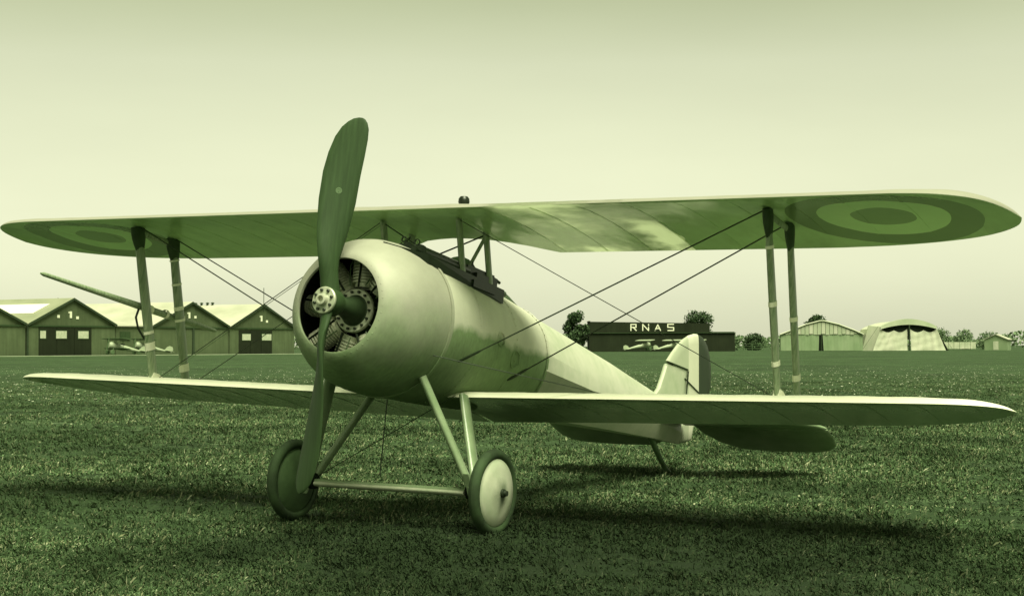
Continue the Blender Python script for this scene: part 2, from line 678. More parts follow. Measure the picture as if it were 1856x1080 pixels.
def rib_tape(a, le, te, lu, tu, mat, parent):
    m = MB()
    r1, r2 = [], []
    for t in (.04, .15, .3, .45, .6, .75, .9, .985):
        p = low_surface(a, t, le, te, lu, tu)
        for q, d in ((r1, -.009), (r2, .009)):
            q.append(p + SIDE * d + UP * -.0009)
    vs = r1 + r2
    n = len(r1)
    vs2 = [v + UP * .003 for v in vs]
    fs = [(i, i + 1, n + i + 1, n + i) for i in range(n - 1)]
    fs += [(2 * n + i, i, i + 1, 2 * n + i + 1) for i in range(n - 1)]
    fs += [(n + i, 3 * n + i, 3 * n + i + 1, n + i + 1) for i in range(n - 1)]
    m.add(vs + vs2, fs)
    return m.build('rib_tape', mat, parent)


M['tapeu'] = plain('rib_tape_linen', 0.30, 0.6, 0.3, 0, 0.15, 8)
ULE = lambda a: interp(abs(a), U_LE)
UTE = lambda a: interp(abs(a), U_TE)
for k in range(-10, 11):
    rib_tape(k * RIB, ULE, UTE, UU0, UU1, M['wingu'], uw)

L_LE = [(0, -1.115), (3.45, -1.115), (3.6, -1.12), (3.72, -1.135), (3.82, -1.165), (3.9, -1.22), (3.95, -1.29), (3.985, -1.40)]
L_TE = [(0, -2.18), (.6, -2.15), (2.6, -2.13), (3.0, -2.11), (3.25, -2.07), (3.47, -1.99), (3.66, -1.87), (3.81, -1.72), (3.92, -1.56), (3.985, -1.41)]
L_LE = smooth_tab(L_LE, 3.45)
L_TE = smooth_tab(L_TE, 2.6)
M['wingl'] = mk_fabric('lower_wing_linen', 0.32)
M['wingt'] = plain('sunlit_top_linen', 0.80, 0.5, 0.4, 0, 0.06, 4)  # near-white colour paints sunlit brightness onto the upper skin
LLE = lambda a: interp(abs(a), L_LE)
LTE = lambda a: interp(abs(a), L_TE)
DROOP = [(0, .035), (2.6, .012), (4, .006)]
LLU = lambda a: -.432 + .016 * abs(a) + interp(abs(a), DROOP) * (LLE(a) + 1.115)
LTU = lambda a: -.432 + .016 * abs(a) + interp(abs(a), DROOP) * (LTE(a) + 1.115)
for sgn in (1, -1):
    st = stations(0.02, 3.45, RIB / 4, [3.52, 3.6, 3.66, 3.72, 3.77, 3.82, 3.86, 3.9, 3.93, 3.95, 3.97, 3.985])
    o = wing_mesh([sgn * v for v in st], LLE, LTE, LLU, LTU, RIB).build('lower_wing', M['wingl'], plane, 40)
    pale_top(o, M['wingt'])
    for k in range(2, 12):
        rib_tape(sgn * k * RIB, LLE, LTE, LLU, LTU, M['wingl'], o)

# ------------------------------------------------------------------ fuselage
def section(f, w_, top, bot, n=40, poly=False):
    ring = []
    cu = (top + bot) / 2
    h1, h0 = top - cu, cu - bot
    if not poly:
        for k in range(n):
            t = 2 * math.pi * k / n
            x, z = math.cos(t), math.sin(t)
            ex = 1.0
            ring.append(P(w_ * math.copysign(abs(x) ** ex, x), f, cu + (h1 if z > 0 else h0) * z))
    return ring


M['fus'] = None


def mk_fus():
    x = NT('fuselage_doped_skin')
    g = .46
    f = x.noise(2.2, 5, 0.6)
    f2 = x.noise(11, 4, 0.6)
    c = x.ramp(x.math('ADD', x.math('MULTIPLY', f, .6), x.math('MULTIPLY', f2, .4)),
               [(0.32, tone(g * .85)), (0.5, tone(g)), (0.7, tone(g * 1.12))])
    x.bump(x.noise(3.5, 3), 0.08, 0.02)
    return x.set(c, 0.42, 0.45)


M['fus'] = mk_fus()
FS = [(-.60, .503, .503, -.503), (-.8, .50, .503, -.50), (-1.0, .49, .50, -.49), (-1.3, .475, .495, -.475), (-1.6, .455, .475, -.45), (-1.9, .43, .455, -.425),
      (-2.2, .40, .43, -.40)]
mb = MB()
mb.loft([section(*s) for s in FS])


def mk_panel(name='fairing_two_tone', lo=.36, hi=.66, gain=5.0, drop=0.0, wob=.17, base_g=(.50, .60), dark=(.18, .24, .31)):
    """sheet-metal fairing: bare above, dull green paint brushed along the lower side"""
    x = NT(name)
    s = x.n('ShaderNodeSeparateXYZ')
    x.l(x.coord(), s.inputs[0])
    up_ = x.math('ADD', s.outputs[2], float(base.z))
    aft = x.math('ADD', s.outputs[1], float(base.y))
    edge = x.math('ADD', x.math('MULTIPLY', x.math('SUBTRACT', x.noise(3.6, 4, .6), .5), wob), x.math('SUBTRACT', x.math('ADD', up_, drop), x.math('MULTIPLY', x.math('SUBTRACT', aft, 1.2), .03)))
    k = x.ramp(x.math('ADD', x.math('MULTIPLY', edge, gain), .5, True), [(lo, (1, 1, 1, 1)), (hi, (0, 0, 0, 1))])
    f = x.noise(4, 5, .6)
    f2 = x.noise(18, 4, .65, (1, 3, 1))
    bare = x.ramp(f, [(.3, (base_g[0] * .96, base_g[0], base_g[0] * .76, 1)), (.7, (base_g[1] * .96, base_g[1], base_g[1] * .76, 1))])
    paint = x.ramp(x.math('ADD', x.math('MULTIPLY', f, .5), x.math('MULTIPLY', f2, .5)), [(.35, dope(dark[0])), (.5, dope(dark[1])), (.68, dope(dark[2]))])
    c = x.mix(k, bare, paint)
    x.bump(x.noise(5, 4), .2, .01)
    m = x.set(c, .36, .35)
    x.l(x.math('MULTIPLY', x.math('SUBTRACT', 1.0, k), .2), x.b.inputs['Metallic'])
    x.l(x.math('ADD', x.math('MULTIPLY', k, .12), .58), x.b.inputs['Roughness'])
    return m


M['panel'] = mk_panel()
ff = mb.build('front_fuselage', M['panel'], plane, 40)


def rear_section(f, w_, top, bot):
    """rounded deck above, flat stringer facets below"""
    e1 = .065 * (1 if f > -3.9 else .6)
    e1 = interp(-f, [(2.2, .066), (3.8, .003), (5.7, -.05)])
    e2 = interp(-f, [(2.2, -.068), (3.2, -.066), (5.7, -.09)])
    half = []
    t1 = R(34)
    for k in range(0, 9):
        t = math.pi / 2 + (t1 - math.pi / 2) * k / 8
        half.append((w_ * .965 * math.cos(t) / math.cos(t1), e1 + (top - e1) * (math.sin(t) - math.sin(t1)) / (1 - math.sin(t1))))
    half.append((w_, e2))
    half.append((w_ * .68, bot * .62 + e2 * .38))
    half.append((w_ * .40, bot))
    pts = half + [(-x, z) for x, z in half[::-1] if x > 1e-5]
    return [P(x, f, z) for x, z in pts]


RS = [(-2.2, .405, .432, -.405), (-3.0, .325, .375, -.345), (-4.0, .22, .30, -.285), (-5.0, .115, .20, -.23), (-5.72, .028, .10, -.20)]
mb = MB()
mb.loft([rear_section(*s) for s in RS])
rf = mb.build('rear_fuselage', M['fus'], plane, 14)
# seam strip where the fairing ends
mb = MB()
for s in ((-2.2, .405, .434, -.404),):
    r1 = section(-2.185, s[1] + .004, s[2] + .003, s[3] - .003)
    r2 = section(-2.215, s[1] + .004, s[2] + .003, s[3] - .003)
    mb.loft([r1, r2], caps=False)
mb.build('fairing_band', M['panel'], ff, 40)
# sheet joints of the fairing: narrow raised laps with rivets
def fs_at(f):
    return [interp(-f, [(-r[0], r[k]) for r in FS]) for k in (1, 2, 3)]


for f in (-1.04, -1.62):
    w1, t1_, b1 = fs_at(f)
    mb = MB()
    mb.loft([section(f + .012, w1 + .0018, t1_ + .0018, b1 - .0018), section(f - .012, w1 + .0018, t1_ + .0018, b1 - .0018)], caps=False)
    mb.build('panel_lap', M['panel'], ff, 60)
mb = MB()
for f, n_ in ((-1.04, 60), (-1.62, 56), (-2.2, 54)):
    w1, t1_, b1 = fs_at(f)
    cu_ = (t1_ + b1) / 2
    for k in range(n_):
        t = 2 * math.pi * k / n_
        n__ = SIDE * math.cos(t) + UP * math.sin(t)
        c = P((w1 + .002) * math.cos(t), f, cu_ + ((t1_ - b1) / 2 + .002) * math.sin(t))
        mb.lathe(c, n__, [(-.002, .005), (.002, .0045), (.003, .0005)], 5)
tag(mb.build('rivet', M['panel'], ff, 60), kind='stuff')
# cockpit coaming, windscreen, headrest
mb = MB()
ring = []
for k in range(24):
    t = 2 * math.pi * k / 24
    a, f = .20 * math.cos(t), -1.72 + .26 * math.sin(t)
    top = math.sqrt(max(0, 1 - (a / .445) ** 2)) * .462 + .008
    ring.append(P(a, f, top + .01))
mb.tube(ring + [ring[0]], .022, 8)
mb.build('cockpit_coaming', M['leather'], ff, 60)
mb = MB()
ring2 = [p + UP * -.012 for p in ring]
mb.add(ring2 + [P(0, -1.72, .40)], [(i, (i + 1) % 24, 24) for i in range(24)])
mb.build('cockpit_well', M['dark'], ff)
mb = MB()
hs = [(-1.98, .03, .445), (-2.0, .10, .49), (-2.06, .12, .515), (-2.14, .105, .50), (-2.3, .075, .46), (-2.6, .055, .425), (-3.05, .03, .378)]
mb.loft([[P(w_ * math.cos(t), f, (.40 if f > -2.5 else .35) + (tp - (.40 if f > -2.5 else .35)) * math.sin(t)) for t in
          [math.pi * k / 10 for k in range(11)]] for f, w_, tp in hs])
mb.build('headrest_fairing', M['leather'], rf, 50)
mb = MB()
arc = [(.17 * math.cos(t), .47 + .17 * math.sin(t)) for t in [math.pi * k / 12 for k in range(13)]]
mb.loft([[P(a, -1.44, u) for a, u in arc] + [P(a, -1.452, u) for a, u in arc[::-1]],
         [P(a, -1.44, u) for a, u in [(a * .01, .47) for a, u in arc]] + [P(a, -1.452, .47) for a, u in arc]], caps=False)
mb.build('windscreen', M['glass'], ff)
# access panel outlines and hand hole on the port side
for (f, u, r_) in ((-1.35, .02, .05), (-1.62, -.08, .06)):
    mb = MB()
    wd = interp(-f, [(.8, .50), (1.3, .476), (1.6, .456), (1.9, .43)])
    pts = []
    for k in range(17):
        t = 2 * math.pi * k / 16
        uu_ = u + r_ * math.sin(t)
        pts.append(P(wd * math.sqrt(max(0, 1 - (uu_ / .47) ** 2)) + .002, f + r_ * math.cos(t), uu_))
    mb.tube(pts, .0045, 5)
    mb.build('inspection_panel', M['panel'], ff, 60)

# ------------------------------------------------------------------ cowling
mb = MB()
prof = [(-.56, .47), (-.30, .455), (-.16, .40), (-.09, .345), (-.055, .315), (-.035, .306), (-.024, .312), (-.026, .328), (-.045, .36), (-.085, .40), (-.15, .445), (-.23, .482),
        (-.32, .503), (-.42, .513), (-.52, .514), (-.61, .508)]
mb.lathe(P(0, 0, 0), FWD, prof, 64)
M['cowlp'] = mk_panel('cowling_dark_below', .1, .95, 1.6, .12, .55, (.30, .36), (.19, .25, .33))  # cowl colour darkens softly towards the bottom
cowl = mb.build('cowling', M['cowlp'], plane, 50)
mb = MB()
mb.lathe(P(0, 0, 0), FWD, [(-.555, .464), (-.545, .001)], 40)
mb.build('firewall', M['dark'], cowl)
mb = MB()
mb.lathe(P(0, 0, 0), FWD, [(-.545, .462), (-.30, .447), (-.16, .392), (-.105, .345)], 48)
mb.build('inner_skin', M['dark'], cowl, 60)
mb = MB()
mb.lathe(P(0, 0, 0), FWD, [(-.60, .509), (-.597, .517), (-.63, .517), (-.633, .507)], 64)
mb.build('cowl_strap', M['cowlp'], cowl, 40)
mb = MB()
for k in range(44):
    t = 2 * math.pi * k / 44
    c = P(.336 * math.cos(t), -.034, .336 * math.sin(t))
    mb.lathe(c, FWD, [(-.004, .006), (.003, .005), (.005, .0005)], 6)
tag(mb.build('rivet_row', M['cowlp'], cowl, 60), kind='stuff')

# ------------------------------------------------------------------ engine
EF = -.27
mb = MB()
mb.lathe(P(0, EF, 0), FWD, [(-.14, .02), (-.14, .14), (-.02, .146), (.04, .14), (.055, .11), (.06, .095), (.10, .085), (.15, .07), (.2, .058), (.3, .05)], 36)
eng = mb.build('engine', M['crank'], plane, 35)
mb = MB()
mb.lathe(P(0, EF, 0), FWD, [(.040, .146), (.055, .146), (.062, .140), (.056, .098), (.04, .098)], 36)
mb.build('thrust_flange', M['hub'], eng, 35)
for k in range(14):
    t = 2 * math.pi * k / 14
    mb = MB()
    mb.lathe(P(.124 * math.cos(t), EF + .062, .124 * math.sin(t)), FWD, [(-.004, .010), (.012, .009), (.013, .001)], 6)
    mb.build('flange_bolt', M['bolt'], eng)
for k in range(9):
    t = 2 * math.pi * (k + .3) / 9
    d = SIDE * math.cos(t) + UP * math.sin(t)
    c = P(0, EF - .03, 0)
    prof = [(.165, .058), (.19, .058)]
    r_ = .195
    for i in range(10):
        prof += [(r_, .058), (r_ + .001, .079), (r_ + .010, .079), (r_ + .011, .058)]
        r_ += .0205
    prof += [(.405, .062), (.42, .068), (.445, .06), (.446, .002)]
    mb = MB()
    mb.lathe(c, d, prof, 16)
    cy = mb.build('cylinder', M['steel'], eng, 35)
    sd_ = d.cross(FWD)
    mb = MB()
    mb.tube([c + d * .16 + FWD * .09 + sd_ * .02, c + d * .43 + FWD * .07 + sd_ * .02], .0075, 6)
    mb.build('push_rod', M['bolt'], cy, 60)
    mb = MB()
    mb.tube([c + d * .17 + FWD * .085 - sd_ * .05, c + d * .3 + FWD * .09 - sd_ * .055, c + d * .4 + FWD * .06 - sd_ * .03], .004, 5)
    mb.build('ignition_wire', M['wirel'], cy, 60)

# ------------------------------------------------------------------ propeller
PF = .06
def prop_blade(sgn):
    tab = [(.0, -.055, .055, .09), (.07, -.075, .055, .085), (.14, -.09, .035, .075), (.21, -.115, .02, .066), (.28, -.135, .018, .058), (.37, -.150, .032, .048), (.47, -.162, .046, .042),
           (.655, -.176, .064, .034), (.84, -.178, .068, .028), (.97, -.164, .076, .024), (1.08, -.138, .080, .02), (1.15, -.104, .076, .016), (1.19, -.068, .062, .012),
           (1.213, -.035, .044, .008), (1.222, -.005, .026, .005)]
    ROT = .048
    rings = []
    for r_, l_, rr_, th in tab:
        b = math.atan2(.47, max(r_, .28)) if r_ > .2 else interp(r_, [(0, 0.5), (.2, math.atan2(.47, .28))])
        ring = []
        n = 16
        for j in range(n):
            t = 2 * math.pi * j / n
            s_ = math.cos(t)
            x = (l_ + rr_) / 2 + (rr_ - l_) / 2 * s_
            y = math.sin(t)
            y = y * th * .62 if y > 0 else y * th * .22
            ca, sf = math.cos(b), -math.sin(b)
            a = x * ca + y * math.sin(b)
            f = x * sf + y * math.cos(b)
            a2, r2_ = a * math.cos(ROT) + r_ * math.sin(ROT), r_ * math.cos(ROT) - a * math.sin(ROT)
            ring.append(P(a2 * sgn, PF + f, r2_ * sgn))
        rings.append(ring)
    m = MB()
    m.loft(rings)
    return m


mb = MB()
for sgn in (1, -1):
    q_ = prop_blade(sgn)
    mb.add(q_.v, q_.f)
mb.lathe(P(0, PF, 0), FWD, [(-.06, .05), (-.058, .08), (-.03, .09), (.04, .092), (.06, .088)], 28, True)
prop = mb.build('propeller', M['prop'], plane, 55)
mb = MB()
mb.lathe(P(0, PF + .06, 0), FWD, [(0, .088), (.012, .088), (.017, .083), (.017, .046), (.021, .04), (.05, .036), (.053, .03), (.053, .022), (.028, .02), (.026, .002)], 36, True)
mb.build('hub_plate', M['hub'], prop, 35)
for k in range(8):
    t = 2 * math.pi * (k + .35) / 8
    mb = MB()
    mb.lathe(P(.066 * math.cos(t), PF + .076, .066 * math.sin(t)), FWD, [(0, .0105), (.012, .0105), (.014, .008), (.014, .001)], 6)
    mb.build('hub_bolt', M['bolt'], prop)
# maker's badge: plain round transfer on the upper blade
b_ = math.atan2(.47, .72)
nrm = SIDE * math.sin(b_) + FWD * math.cos(b_)
mb = MB()
ba = -.055 * math.cos(b_)
cpos = P(ba * math.cos(.048) + .72 * math.sin(.048), PF + .055 * math.sin(b_), .72 * math.cos(.048) - ba * math.sin(.048)) + nrm * .0195
mb.lathe(cpos, nrm, [(0, .022), (.0018, .021), (.0018, .013), (.0006, .0125), (.0006, .001)], 20)
M['badge'] = plain('pale_transfer', .12, .5)
mb.build('blade_badge', M['badge'], prop)

# ------------------------------------------------------------------ undercarriage
def wheel(sgn):
    c = P(sgn * .80, AX_F, AX_U)
    ax = SIDE * sgn
    wroot = empty('wheel', c)
    wroot.parent = plane
    m = MB()
    prof = [(.038 * math.sin(t), .247 + .036 * math.cos(t) * 1.0) for t in [2 * math.pi * k / 14 for k in range(15)]]
    m.lathe((0, 0, 0), ax, prof, 56)
    m.build('tyre', M['tyre'], wroot, 60)
    m = MB()
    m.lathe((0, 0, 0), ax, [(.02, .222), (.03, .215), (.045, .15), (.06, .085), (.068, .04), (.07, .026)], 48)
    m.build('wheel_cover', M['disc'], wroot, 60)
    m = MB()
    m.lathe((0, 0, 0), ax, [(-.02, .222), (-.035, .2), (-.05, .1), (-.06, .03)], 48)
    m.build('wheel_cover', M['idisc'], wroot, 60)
    m = MB()
    m.lathe((0, 0, 0), ax, [(.06, .03), (.085, .028), (.088, .02), (.105, .018), (.106, .001)], 14)
    m.build('hub_cap', M['bolt'], wroot, 40)
    return wroot


wheel(1)
wheel(-1)
for sgn in (1, -1):
    V = P(sgn * .67, AX_F + .02, AX_U - .02)
    mb = MB()
    mb.blade(P(sgn * .36, -.56, -.37), V, .105, .06, (0, -.8, .3), n=14)
    mb.build('undercarriage_leg', M['gear'], plane, 50)
    mb = MB()
    mb.blade(P(sgn * .37, -1.10, -.42), V + FWD * -.05, .095, .055, (0, -.8, -.3), n=14)
    mb.build('undercarriage_leg', M['gear'], plane, 50)
    mb = MB()
    v0 = [P(sgn * .655, AX_F + .13, AX_U + .10), P(sgn * .66, AX_F - .11, AX_U + .12), P(sgn * .675, AX_F + .03, AX_U - .09)]
    mb.add([p + SIDE * .02 for p in v0] + [p - SIDE * .02 for p in v0], [(0, 1, 2), (5, 4, 3), (0, 3, 4, 1), (1, 4, 5, 2), (2, 5, 3, 0)])
    mb.build('axle_gusset', M['gear'], plane)
    mb = MB()
    for k in range(5):
        cpt = P(sgn * (.62 + .014 * k), AX_F, AX_U)
        mb.lathe(cpt, SIDE, [(-.006, .046), (-.004, .056), (.004, .056), (.006, .046)], 14, True)
    mb.build('shock_cord', M['dark'], plane, 40)
mb = MB()
mb.blade(P(-.60, AX_F, AX_U - .02), P(.60, AX_F, AX_U - .02), .09, .042, (0, -1, 0.1), n=16)
mb.build('axle_fairing', M['axle'], plane, 50)
mb = MB()
mb.tube([P(-.79, AX_F, AX_U), P(.79, AX_F, AX_U)], .018, 10)
mb.build('axle', M['gear'], plane, 50)

# ------------------------------------------------------------------ struts
def banded_strut(p0, p1, bands, foot=True, head=.15, ch=.105, th=.047):
    m = MB()
    m.blade(p0, p1, ch, th, FWD, seg=8, n=14)
    o = m.build('interplane_strut', M['strut'], plane, 50)
    p0, p1 = Vector(p0), Vector(p1)
    hd = MB()
    hd.blade(p0 + UP * .004, p0.lerp(p1, head), ch * 1.75, th * 1.5, FWD, (1.0, .62), 4, 14)
    hd.build('head_shade', M['hshade'], o, 50)  # dark sheath stands in for shade at the strut head under the wing
    for t, hgt, tilt in bands:
        q0 = p0.lerp(p1, t)
        dv = (p1 - p0).normalized()
        b = MB()
        b.blade(q0 - dv * hgt * .5, q0 + dv * hgt * .5, ch * 1.04, th * 1.16, FWD, n=14)
        b.build('tape_band', M['tape'], o, 40)
    if foot:
        b = MB()
        q = p1 - (p1 - p0).normalized() * -.005
        b.add([q + FWD * .05 + SIDE * .022, q + FWD * .05 - SIDE * .022, q - FWD * .16 - SIDE * .018, q - FWD * .16 + SIDE * .018,
               q + FWD * .03 + UP * .055 + SIDE * .02, q + FWD * .03 + UP * .055 - SIDE * .02, q - FWD * .03 + UP * .05 - SIDE * .02, q - FWD * .03 + UP * .05 + SIDE * .02],
              [(0, 1, 2, 3), (4, 7, 6, 5), (0, 4, 5, 1), (1, 5, 6, 2), (2, 6, 7, 3), (3, 7, 4, 0)])
        b.build('foot_fairing', M['tape'], o)
    return o


ST = {}
for sgn, bf, br in ((1, ((.2, .02, 0), (.50, .03, 0), (.815, .03, 0)), ((.52, .028, 0), (.84, .04, 0))),
                    (-1, ((.69, .022, 0), (.78, .06, 0)), ((.15, .012, 0), (.31, .018, 0), (.47, .03, 0), (.55, .02, 0), (.87, .06, 0)))):
    tf, tr = P(sgn * 2.55, -.86, .775), P(sgn * 2.55, -1.27, .785)
    bf_, br_ = P(sgn * 2.55, -1.27, -.345), P(sgn * 2.55, -1.66, -.345)
    banded_strut(tf, bf_, bf)
    banded_strut(tr, br_, br, foot=False)
    mb = MB()
    mb.blade(tf - UP * .03 - FWD * .01, tr - UP * .05, .045, .03, UP, n=10)
    mb.build('strut_head_brace', M['strut'], plane, 50)
# cabane struts
for sgn in (1, -1):
    for (f0_, u0_, f1_, u1_) in ((-1.02, .40, -.89, .775), (-1.40, .42, -1.27, .785)):
        mb = MB()
        mb.blade(P(sgn * .31, f0_, u0_), P(sgn * .31, f1_, u1_), .075, .036, FWD, n=14)
        mb.build('cabane_strut', M['strut'], plane, 50)
mb = MB()
mb.tube([P(.31, -1.28, .75), P(.22, -1.20, .46)], .013, 8)
mb.build('cabane_brace', M['strut'], plane, 50)
mb = MB()
mb.tube([P(.31, -1.27, .75), P(-.1, -1.05, .50)], .006, 6)
mb.build('cabane_wire', M['wire'], plane)
mb = MB()
mb.tube([P(-.31, -.9, .76), P(.1, -1.0, .52)], .005, 6)
mb.build('cabane_wire', M['wire'], plane)
mb = MB()
mb.tube([P(-.31, -1.27, .76), P(-.25, -.95, .47)], .005, 6)
mb.build('cabane_wire', M['wire'], plane)

# ------------------------------------------------------------------ bracing wires
def wire(p0, p1, r_=.0045, mat='wire', turn=True):
    m = MB()
    p0, p1 = Vector(p0), Vector(p1)
    L_ = (p1 - p0).length
    if turn:
        k = .16 / L_
        m.tube([p0, p0.lerp(p1, .02 / L_), p0.lerp(p1, .05 / L_), p0.lerp(p1, k), p0.lerp(p1, k + .03 / L_), p1], [.005, .009, .011, .009, r_, r_], 6)
    else:
        m.tube([p0, p1], r_, 6)
    m.build('bracing_wire', M[mat], plane, 60)


for sgn in (1, -1):
    wire(P(sgn * .45, -.84, -.225), P(sgn * 2.53, -.88, .775), .0048)
    wire(P(sgn * .44, -1.55, -.24), P(sgn * 2.53, -1.28, .78), .0048)
    wire(P(sgn * 2.53, -1.28, -.345), P(sgn * .31, -.88, .77), .003, 'wire', False)
    wire(P(sgn * 2.53, -1.31, -.345), P(sgn * .31, -.91, .77), .002, 'wirel', False)
wire(P(.46, -.5, -.24), P(1.38, -1.32, -.36), .0035, 'wire', False)
wire(P(-2.53, -1.66, -.345), P(-.31, -1.29, .77), .003, 'wire', False)
wire(P(-.2, -1.02, -.46), P(-.18, -1.0, -1.0), .004, 'wire', False)
wire(P(.36, -1.0, -.43), P(-.66, AX_F, AX_U), .003, 'wire', False)

# ------------------------------------------------------------------ pitot boom lashed to the starboard struts
mb = MB()
mb.tube([P(-2.60, .015, .222), P(-2.60, -.02, .222), P(-2.60, -.6, .205), P(-2.60, -1.06, .193), P(-2.60, -1.45, .18), P(-2.60, -1.75, .176), P(-2.60, -1.98, .172), P(-2.60, -2.01, .172)],
        [.006, .016, .022, .028, .027, .024, .014, .004], 12)
boom = mb.build('pitot_boom', M['strut'], plane, 50)
for f, h in ((-1.17, .02), (-1.36, .014), (-1.55, .016)):
    mb = MB()
    mb.lathe(P(-2.60, f, .19), FWD, [(-h, .031), (-h, .034), (h, .034), (h, .031)], 14)
    mb.build('boom_clip', M['tape'], boom, 40)
mb = MB()
mb.tube([P(-2.60, -1.05, .175), P(-2.60, -1.03, .10), P(-2.59, -1.06, .02), P(-2.57, -1.12, -.05)], .009, 8)
mb.build('pitot_hose', M['bolt'], boom, 60)

# ------------------------------------------------------------------ gun
for a_, u_, f_ in ((.27, .455, 0.0), (.10, .50, -.10)):
    gun = MB()
    gun.lathe(P(a_, -.50 + f_, u_), FWD, [(-.62, .040), (-.60, .044), (-.03, .044), (-.02, .05), (.0, .05), (.0, .018), (.03, .016), (.06, .022), (.075, .022), (.076, .012)], 20, True)
    g_ = gun.build('machine_gun', M['gun'], plane, 40)
    m = MB()
    m.box(P(a_ - .036, -1.08 + f_, u_ - .075), P(a_ + .036, -1.46 + f_, u_ + .042))
    m.box(P(a_ - .03, -1.461 + f_, u_ - .045), P(a_ + .03, -1.52 + f_, u_ + .03))
    m.build('receiver', M['gun'], g_)
    m = MB()
    m.box(P(a_ + .037, -1.17 + f_, u_ - .045), P(a_ + .062, -1.34 + f_, u_ + .005))
    m.build('feed_block', M['gun'], g_)
    m = MB()
    m.tube([P(a_, -1.5 + f_, u_ + .035), P(a_, -1.60 + f_, u_ + .02)], .012, 8)
    m.build('grip', M['gun'], g_)
    m = MB()
    m.tube([P(a_, -1.2 + f_, u_ + .05), P(a_, -1.2 + f_, u_ + .09)], .006, 6)
    m.build('rear_sight', M['gun'], g_)
    m = MB()
    m.lathe(P(a_, -.46 + f_, u_ + .055), FWD, [(-.005, .016), (.005, .016), (.005, .022), (-.005, .022), (-.005, .016)], 18)
    m.build('ring_sight', M['gun'], g_)
mb = MB()
mb.add([P(.16, -.22, .462), P(.37, -.46, .425), P(.375, -1.50, .40), P(.16, -1.50, .45), P(.16, -.24, .45), P(.36, -.48, .33), P(.375, -1.5, .30), P(.16, -1.5, .39)],
       [(0, 1, 2, 3), (4, 7, 6, 5), (0, 4, 5, 1), (1, 5, 6, 2), (2, 6, 7, 3), (3, 7, 4, 0)])
mb.build('gun_tray', M['gun'], plane)
mb = MB()
mb.box(P(.352, -1.05, .335), P(.385, -1.36, .385))
mb.build('cartridge_chute', M['gun'], plane)

# filler cap above the leading edge
mb = MB()
mb.lathe(P(.285, -.99, .80), (UP + FWD * .15), [(0, .034), (.10, .034), (.115, .040), (.14, .037), (.155, .025), (.158, .001)], 18)
mb.build('filler_cap', M['gun'], plane, 40)

# ------------------------------------------------------------------ tail
def slab(outline, t0, mapf, name, mat, par, bevel=.5):
    """flat tail surface with rounded edge: outline in 2D, thickness t0"""
    m = MB()
    n = len(outline)
    cx = sum(p[0] for p in outline) / n
    cy = sum(p[1] for p in outline) / n
    def sc_(k, d):
        return [mapf(cx + (x - cx) * k, cy + (y - cy) * k, d) for x, y in outline]
    rings = [sc_(.80, t0 * .5), sc_(.95, t0 * .42), sc_(.99, t0 * .22), sc_(1, 0), sc_(.99, -t0 * .22), sc_(.95, -t0 * .42), sc_(.80, -t0 * .5)]
    m.loft(rings)
    return m.build(name, mat, par, 40)


M['fin'] = plain('tail_fabric', .42, .5, .4, 0, .1, 6)


def mk_rudder():
    x = NT('rudder_stripes')
    s = x.n('ShaderNodeSeparateXYZ')
    x.l(x.coord(), s.inputs[0])
    aft = x.math('ADD', s.outputs[1], float(base.y))
    upz = x.math('ADD', s.outputs[2], float(base.z))
    k = x.math('ADD', aft, x.math('MULTIPLY', upz, .20))      # stripe edges lean with the hinge
    f = x.noise(8, 4)
    c1 = x.mix(f, tone(.40), tone(.46))
    c2 = x.mix(f, tone(.54), tone(.62))
    c3 = x.mix(f, tone(.018), tone(.04))
    c = x.mix(x.math('GREATER_THAN', k, 5.90), c1, c2)
    c = x.mix(x.math('GREATER_THAN', k, 6.155), c, c3)
    return x.set(c, .5, .4)


M['rud'] = mk_rudder()
fin = slab([(-5.06, .16), (-5.15, .24), (-5.22, .36), (-5.29, .495), (-5.50, .51), (-5.775, .515), (-5.77, .3), (-5.74, .08), (-5.4, .10)], .05, lambda f, u, d: P(d, f, u), 'fin', M['fin'], plane)
rud = slab([(-5.30, .525), (-5.40, .615), (-5.52, .71), (-5.64, .785), (-5.77, .845), (-5.90, .885), (-6.0, .90), (-6.10, .893), (-6.19, .862), (-6.27, .81), (-6.33, .74), (-6.375, .64),
            (-6.395, .53), (-6.395, .42), (-6.36, .30), (-6.28, .17), (-6.17, .06), (-6.07, .01), (-6.035, -.02), (-6.005, -.125), (-5.985, -.14), (-5.75, -.192), (-5.735, -.185), (-5.755, .0), (-5.785, .3), (-5.79, .53), (-5.5, .526)],
           .046, lambda f, u, d: P(d, f, u), 'rudder', M['rud'], plane)
M['tailp'] = plain('tailplane_linen', .25, .55, .35, 0, .2, 3)
for sgn in (1, -1):
    slab([(sgn * a, f) for a, f in ((.03, -4.95), (.3, -5.0), (.7, -5.10), (1.05, -5.24), (1.28, -5.38), (1.40, -5.55), (1.43, -5.74), (.03, -5.74))], .05,
         lambda a, f, d: P(a, f, .0 + d), 'tailplane', M['tailp'], plane)
    slab([(sgn * a, f) for a, f in ((.13, -5.76), (1.435, -5.76), (1.44, -5.9), (1.42, -6.08), (1.34, -6.18), (1.2, -6.22), (.8, -6.24), (.45, -6.22), (.28, -6.1), (.17, -5.92))], .035,
         lambda a, f, d: P(a, f, -.01 + (f + 5.76) * .32 + d), 'elevator', M['tailp'], plane)
mb = MB()
mb.tube([P(0, -4.98, -.17), P(0, -5.12, -.24), P(0, -5.30, -.36), P(0, -5.47, -.455), P(0, -5.58, -.475)], [.022, .026, .026, .022, .014], 10)
skid = mb.build('tail_skid', M['skid'], plane, 60)
